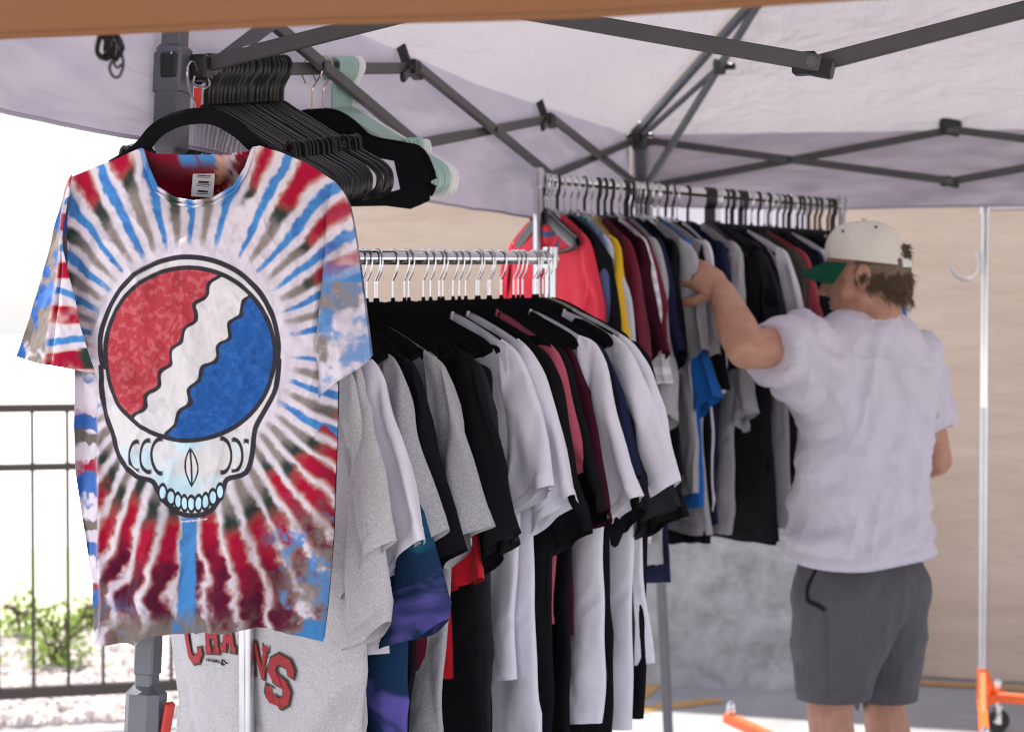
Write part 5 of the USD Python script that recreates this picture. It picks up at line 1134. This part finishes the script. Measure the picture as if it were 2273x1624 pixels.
obj('body', merge([tb, th_, tr_]), M['skin'], man, True)
# ears
for s_ in (-1, 1):
    c = hp(-0.012, 0.082 * s_, -0.006)
    er = trimesh.creation.icosphere(3); V = np.array(er.vertices) * [0.021, 0.010, 0.034]
    V[:, 1] -= 0.010 * np.exp(-((V[:, 0] / 0.012) ** 2 + (V[:, 2] / 0.02) ** 2)) * (V[:, 1] > 0) * 0.9
    V[:, 0] += 0.25 * V[:, 2] * -0.3
    V = V @ np.stack([hf * 0.94 - hs * 0.34 * s_ * -1, hs * s_, hu], 0) if False else (V[:, :1] * hf + V[:, 1:2] * norm(hs * s_ - hf * 0.35) + V[:, 2:] * hu)
    obj('ear', (V + c, er.faces if s_ > 0 else er.faces[:, ::-1]), M['skin'], man, True)
    obj('eye', (np.array(trimesh.creation.icosphere(2).vertices) * 0.011 + hp(0.088, 0.030 * s_, 0.004), trimesh.creation.icosphere(2).faces), M['eye_dark'], man, True)
# hair: skull shell below the cap plus clumps
hr = []
rh = np.random.RandomState(5)
for k in range(3600):
    az = rh.uniform(-1.75, 1.75) + PI; uz = -0.010 - abs(rh.normal()) * 0.030 * (1.0 if abs(az - PI) < 1.0 else 0.55)
    f_, s_ = math.cos(az), math.sin(az)
    if f_ > -0.10 and uz < -0.025: continue
    root = hp(-0.010 + 0.092 * f_, 0.076 * s_, 0.02 + uz)
    out = norm(hf * f_ + hs * s_)
    ln = rh.uniform(0.014, 0.040)
    d1 = norm(out * 0.12 - hu * 0.9 + hf * -0.15 + rh.normal(size=3) * 0.18)
    tip = root + d1 * ln + out * rh.uniform(-0.006, 0.007) * (1 if rh.rand() < 0.93 else 2.4)
    mid = root + d1 * ln * 0.5 + out * 0.006
    hr.append(tube(np.array([root - out * 0.004, mid, tip]), np.array([0.0019, 0.0016, 0.0004]), 3))
for k in range(70):   # tuft through the gap above the strap
    root = hp(-0.098, rh.uniform(-0.03, 0.03), 0.045 + rh.uniform(-0.012, 0.02)); d1 = norm(-hf * 0.9 + hs * rh.normal() * 0.5 + hu * rh.uniform(-0.7, 0.3))
    hr.append(tube(np.array([root, root + d1 * 0.012 + hu * 0.004, root + d1 * rh.uniform(0.018, 0.034)]), np.array([0.004, 0.003, 0.0005]), 4))
hm_ = fuse([ball(hp(-0.022, 0, 0.012), 0.099, (1.0, 0.86, 0.86), HR)], 0.01, 2)
hv = np.array(hm_.vertices); keep = ((hv - headc) @ hf < 0.012)
hfc = np.array(hm_.faces); hfc = hfc[keep[hfc].all(1)]
hv = hv + np.array(hm_.vertex_normals) * ((fbm(hv * 90, 3, 4) - 0.5) * 0.010)[:, None]
obj('hair', cat((hv, hfc), *hr), M['hair'], man, True)
# cap
cap = obj('cap', (lambda: None)() or (np.zeros((3, 3)), np.array([[0, 1, 2]])), M['cap_cloth'], man, True) if False else None
def cap_mesh():
    nt, nz = 72, 26
    V = []
    for iz in range(nz):
        t_ = iz / (nz - 1); phi = t_ * PI / 2
        for it in range(nt):
            a = it / nt * 2 * PI
            rf = 0.112 if math.cos(a) > 0 else 0.108
            x = rf * math.cos(a) * math.cos(phi) ** 0.75; y = 0.094 * math.sin(a) * math.cos(phi) ** 0.75; z = 0.108 * math.sin(phi) ** 0.92
            seam = 0.0015 * math.cos(a * 6) ** 12
            n_ = 1 - seam / 0.1 * (1 - t_)
            V.append(hp(-0.010 + x * n_, y * n_, 0.036 + z + 0.024 * math.cos(a) * (1 - t_)))
    V = np.array(V); F = grid_faces(nt, nz, True)
    # opening at the back above the strap
    c = (V - headc) @ np.stack([hf, hs, hu], 1)
    op = ((c[:, 1] / 0.038) ** 2 + ((c[:, 2] - 0.040) / 0.036) ** 2 < 1) & (c[:, 0] < -0.06)
    F = F[~op[F].all(1)]
    return V, F
cp = obj('cap', cap_mesh(), M['cap_cloth'], man, True, label='cream cap with a green underbrim')
sa = np.linspace(-0.46, 0.46, 14)
obj('strap', tube(np.array([hp(-0.010 - 0.110 * math.cos(a), 0.096 * math.sin(a), 0.020) for a in sa]), 1, 6, (0.011, 0.0018), up=hu), M['cap_strap'], cp, label='pale plastic strap')
bn = []
nbr, nbt = 14, 26
for ir in range(nbr):
    r_ = ir / (nbr - 1)
    for it in range(nbt):
        a = (it / (nbt - 1) - 0.5) * 2 * 1.25
        f_, s_ = math.cos(a) * 0.108 - 0.010, math.sin(a) * 0.093
        ex = 0.075 * r_ * math.cos(a) ** 0.5 if abs(a) < 1.57 else 0
        bn.append(hp(f_ + ex, s_ * (1 + 0.03 * r_), 0.040 + 0.008 * math.cos(a) - 0.020 * r_ - (0.10 + 0.34 * r_) * s_ * s_ / 0.09))
bn = np.array(bn); BF = grid_faces(nbt, nbr)
obj('brim', (bn + hu * 0.002, BF), M['cap_green'], cp, True); obj('brim_underside', (bn - hu * 0.002, BF[:, ::-1]), M['cap_green'], cp, True, label='green underbrim')
for a in (2.1, 1.05, -1.05, -2.1, 0.4, -0.4): 
    phi = 0.78; c = hp(-0.010 + 0.112 * math.cos(a) * math.cos(phi) ** 0.75, 0.096 * math.sin(a) * math.cos(phi) ** 0.75, 0.041 + 0.108 * math.sin(phi) ** 0.92)
    s5 = trimesh.creation.icosphere(1); obj('eyelet', (np.array(s5.vertices) * 0.0042 + c, s5.faces), M['eye_dark'], cp, True)
btn = trimesh.creation.icosphere(2); obj('button', (np.array(btn.vertices) * [0.008, 0.008, 0.004] + hp(-0.01, 0, 0.149), btn.faces), M['cap_cloth'], cp, True)
# shirt
def disc(c, n, r, t=0.006, flat=1.0):
    n = norm(n); a = norm(np.cross(n, [0.2, 0.4, 0.9])); b = np.cross(n, a); R = np.stack([a, b, n], 1)
    return m3.Manifold.cylinder(t, r, r, 28, True).scale([1, flat, 1]).transform(np.hstack([R, np.asarray(c, float)[:, None]]))
dL, dR = norm(elL - shL), norm(elR - shR)
cuL, cuR = shL + (elL - shL) * 0.66, shR + (elR - shR) * 0.62
sh_parts = [hull(ball(shL, 0.074), ball(shR, 0.074), ball(neckb + [0, 0, -0.060] - fd * 0.01, 0.078)),
            hull(ball(shL, 0.074), ball(shL + [0.07, 0.05, -0.12], 0.105), ball(shR, 0.074), ball(shR + [-0.06, -0.03, -0.14], 0.108), ball(J(1868, 960, 4.72), 0.112), ball(J(1972, 960, 4.80), 0.110)),
            hull(ball(J(1868, 960, 4.72), 0.112), ball(J(1972, 960, 4.80), 0.110), ball(J(1860, 1140, 4.72), 0.116), ball(J(1962, 1140, 4.80), 0.112)),
            hull(ball(J(1860, 1140, 4.72), 0.116), ball(J(1962, 1140, 4.80), 0.112), ball(J(1864, 1268, 4.70), 0.142), ball(J(1962, 1262, 4.80), 0.146)),
            hull(ball(shL, 0.078), ball(shL + [0.03, 0.0, -0.06], 0.075), disc(cuL - [0, 0, 0.012], dL, 0.086, flat=0.9)), hull(ball(shR, 0.076), disc(cuR, dR, 0.074)),
            hull(ball(shL + (cuL - shL) * 0.6 - [0, 0, 0.01], 0.076), ball(J(1815, 905, 4.68), 0.05))]
ts = fuse(sh_parts, 0.010, 9)
V = np.array(ts.vertices)
sm_ = m3.Manifold(m3.Mesh(V.astype(np.float32), np.asarray(ts.faces, np.uint32)))
def cut(mf, n, p): return mf.trim_by_plane([float(x) for x in n], float(np.dot(n, p)))
sm_ = cut(sm_, norm([0.02, -0.14, 1.0]), J(1912, 1226))
sm_ = sm_ - ball(neckb + [0, 0, 0.045] + fd * 0.045, 0.088, (1, 1, 0.75))
sm_ = sm_.refine_to_length(0.010); k = sm_.to_mesh(); ts = trimesh.Trimesh(np.array(k.vert_properties)[:, :3], np.array(k.tri_verts), process=True)
V = np.array(ts.vertices); N_ = np.array(ts.vertex_normals)
loc = (V - J(1920, 960)) @ RB
wr_ = 0.034 * (fbm(np.stack([loc[:, 0] * 9 + loc[:, 2] * 5, loc[:, 1] * 6, loc[:, 2] * 3.0], 1), 4, 71) - 0.5) + 0.008 * (fbm(np.stack([loc[:, 0] * 22 - loc[:, 2] * 16, loc[:, 1] * 14, loc[:, 2] * 9], 1), 3, 72) - 0.5)
zz = V[:, 2]
bk_ = fbm(np.stack([loc[:, 0] * 5, loc[:, 1] * 5, loc[:, 2] * 4], 1), 2, 75)
wr_ += 0.0065 * np.sin((loc[:, 0] * 1.0 + loc[:, 2] * 0.28) * 62 + 5 * bk_) * ss(0.36, 0.62, bk_) * ss(-0.42, -0.1, loc[:, 2]) + 0.005 * np.sin((loc[:, 2] * 0.9 + loc[:, 0] * 0.9) * 70 + 4 * bk_) * ss(0.62, 0.40, bk_)
wr_ += 0.007 * np.sin((loc[:, 2] * 1.0 - loc[:, 0] * 0.55) * 55 + 6 * bk_) * ss(0.0, 0.18, loc[:, 0]) * ss(0.30, 0.55, bk_)
roll = 0.004 * np.sin((zz + loc[:, 0] * 0.5) * 75) * ss(1.12, 1.04, zz) * ss(0.96, 1.0, zz)
rx = loc[:, 0] * 0.9 + loc[:, 2] * 0.42; rz_ = loc[:, 2] * 0.9 - loc[:, 0] * 0.42
wr_ = wr_ * 0.8 + 0.016 * (ridge(np.stack([rx * 11, loc[:, 1] * 4, rz_ * 3.2], 1), 91) - 0.12) + 0.012 * (ridge(np.stack([loc[:, 0] * 13 - loc[:, 2] * 7, loc[:, 1] * 4, loc[:, 2] * 5 + loc[:, 0] * 4], 1), 95) - 0.12)
hem_up = (V - J(1912, 1226)) @ norm([0.02, -0.14, 1.0])
V = V + N_ * ((wr_ + roll) * ss(0.0, 0.06, hem_up) + 0.003 * (hem_up < 0.024))[:, None]
obj('shirt', (V, ts.faces), M['man_shirt'], man, 60, label='loose white t-shirt')
# shorts
lL = hipL + (knL - hipL) * 0.82; lR = hipR + (knR - hipR) * 0.78
so = [hull(ball(J(1862, 1262, 4.71), 0.105), ball(J(1958, 1258, 4.80), 0.105), ball(J(1858, 1335, 4.69), 0.122), ball(J(1962, 1320, 4.80), 0.126)),
      hull(ball(J(1858, 1335, 4.69), 0.120), ball(J(1920, 1340, 4.71), 0.10), ball(J(1843, 1560, 4.66), 0.086)), hull(ball(J(1962, 1320, 4.80), 0.124), ball(J(1964, 1545, 4.855), 0.086))]
t2 = fuse(so, 0.012, 14)
s2 = m3.Manifold(m3.Mesh(np.asarray(t2.vertices, np.float32), np.asarray(t2.faces, np.uint32)))
s2 = s2 - m3.Manifold.cube([0.34, 0.3, 0.3], True).translate([float(x) for x in J(1840, 1556, 4.60) + [0, 0.0, -0.152]]) - m3.Manifold.cube([0.3, 0.34, 0.3], True).translate([float(x) for x in J(1985, 1532, 4.94) + [0.03, -0.055, -0.152]])
s2 = s2.refine_to_length(0.010); k = s2.to_mesh(); t2 = trimesh.Trimesh(np.array(k.vert_properties)[:, :3], np.array(k.tri_verts), process=True)
V = np.array(t2.vertices); N_ = np.array(t2.vertex_normals)
hz_ = np.where(((V[:, 0] - J(1905, 1500)[0]) * 1.0 < 0), J(1840, 1556, 4.60)[2], J(1985, 1532, 4.94)[2]) ; up_ = V[:, 2] - hz_
V = V + N_ * ((0.018 * (fbm(V * [12, 12, 5], 3, 81) - 0.5) + 0.008 * (fbm(V * [30, 30, 12], 2, 82) - 0.5)) * ss(0.0, 0.05, up_) + 0.012 * (ridge(V * [9, 6, 4] + 3.3, 97) - 0.12) * ss(0.0, 0.05, up_) + 0.0025 * (up_ < 0.026))[:, None]
obj('shorts', (V, t2.faces), M['man_shorts'], man, 60, label='dark grey cotton shorts')
# hip pocket edge seen at the side
def on_surface(V_, px, py):
    c_, s_ = math.cos(PITCH), math.sin(PITCH); q_ = V_ - [0, 0, EYE]
    yy_ = q_[:, 1] * c_ + q_[:, 2] * s_; X_ = CX + q_[:, 0] / yy_ * FPX; Y_ = CY - (-q_[:, 1] * s_ + q_[:, 2] * c_) / yy_ * FPX
    d_ = np.hypot(X_ - px, Y_ - py); k_ = np.where(d_ < max(11, d_.min() + 4))[0]
    return V_[k_[np.argmin(yy_[k_])]]
shp = stage.GetPrimAtPath('/World/person/shorts')
pkt = smooth_path([on_surface(V, x_, y_) + np.array([-0.002, -0.003, 0]) for x_, y_ in ((1802, 1262), (1788, 1295), (1790, 1322), (1806, 1342), (1826, 1352))], 5)
obj('pocket', tube(pkt, 1, 8, (0.0055, 0.0025), up=(0.6, 0, 0.8)), M['cotton_charcoal'], shp, label='dark side pocket opening')
seam = smooth_path([on_surface(V, x_, y_) + np.array([0, -0.001, 0]) for x_, y_ in ((1826, 1354), (1822, 1420), (1824, 1480), (1828, 1545))], 5)
obj('seam', tube(seam, 0.0022, 6), M['man_shorts'], shp)
pk = [J(1786, 1268, 4.57), J(1772, 1300, 4.555), J(1776, 1330, 4.55), J(1800, 1352, 4.545), J(1818, 1358, 4.55)]
for s_, (an) in ((0, anL), (1, anR)):
    c = np.array([an[0], an[1], 0.0]) + fd * 0.06
    m_ = hull(ball(c - fd * 0.11 + [0, 0, 0.03], 0.045, (1, 1, 0.7)), ball(c + fd * 0.11 + [0, 0, 0.025], 0.042, (1, 1, 0.6)), ball(c + [0, 0, 0.075], 0.045))
    m_ = cut(m_, np.array([0, 0, 1.0]), np.array([0, 0, 0.003])); k = m_.to_mesh()
    obj('shoe', (np.array(k.vert_properties)[:, :3], np.array(k.tri_verts)), M['white_plastic'], man, 40)
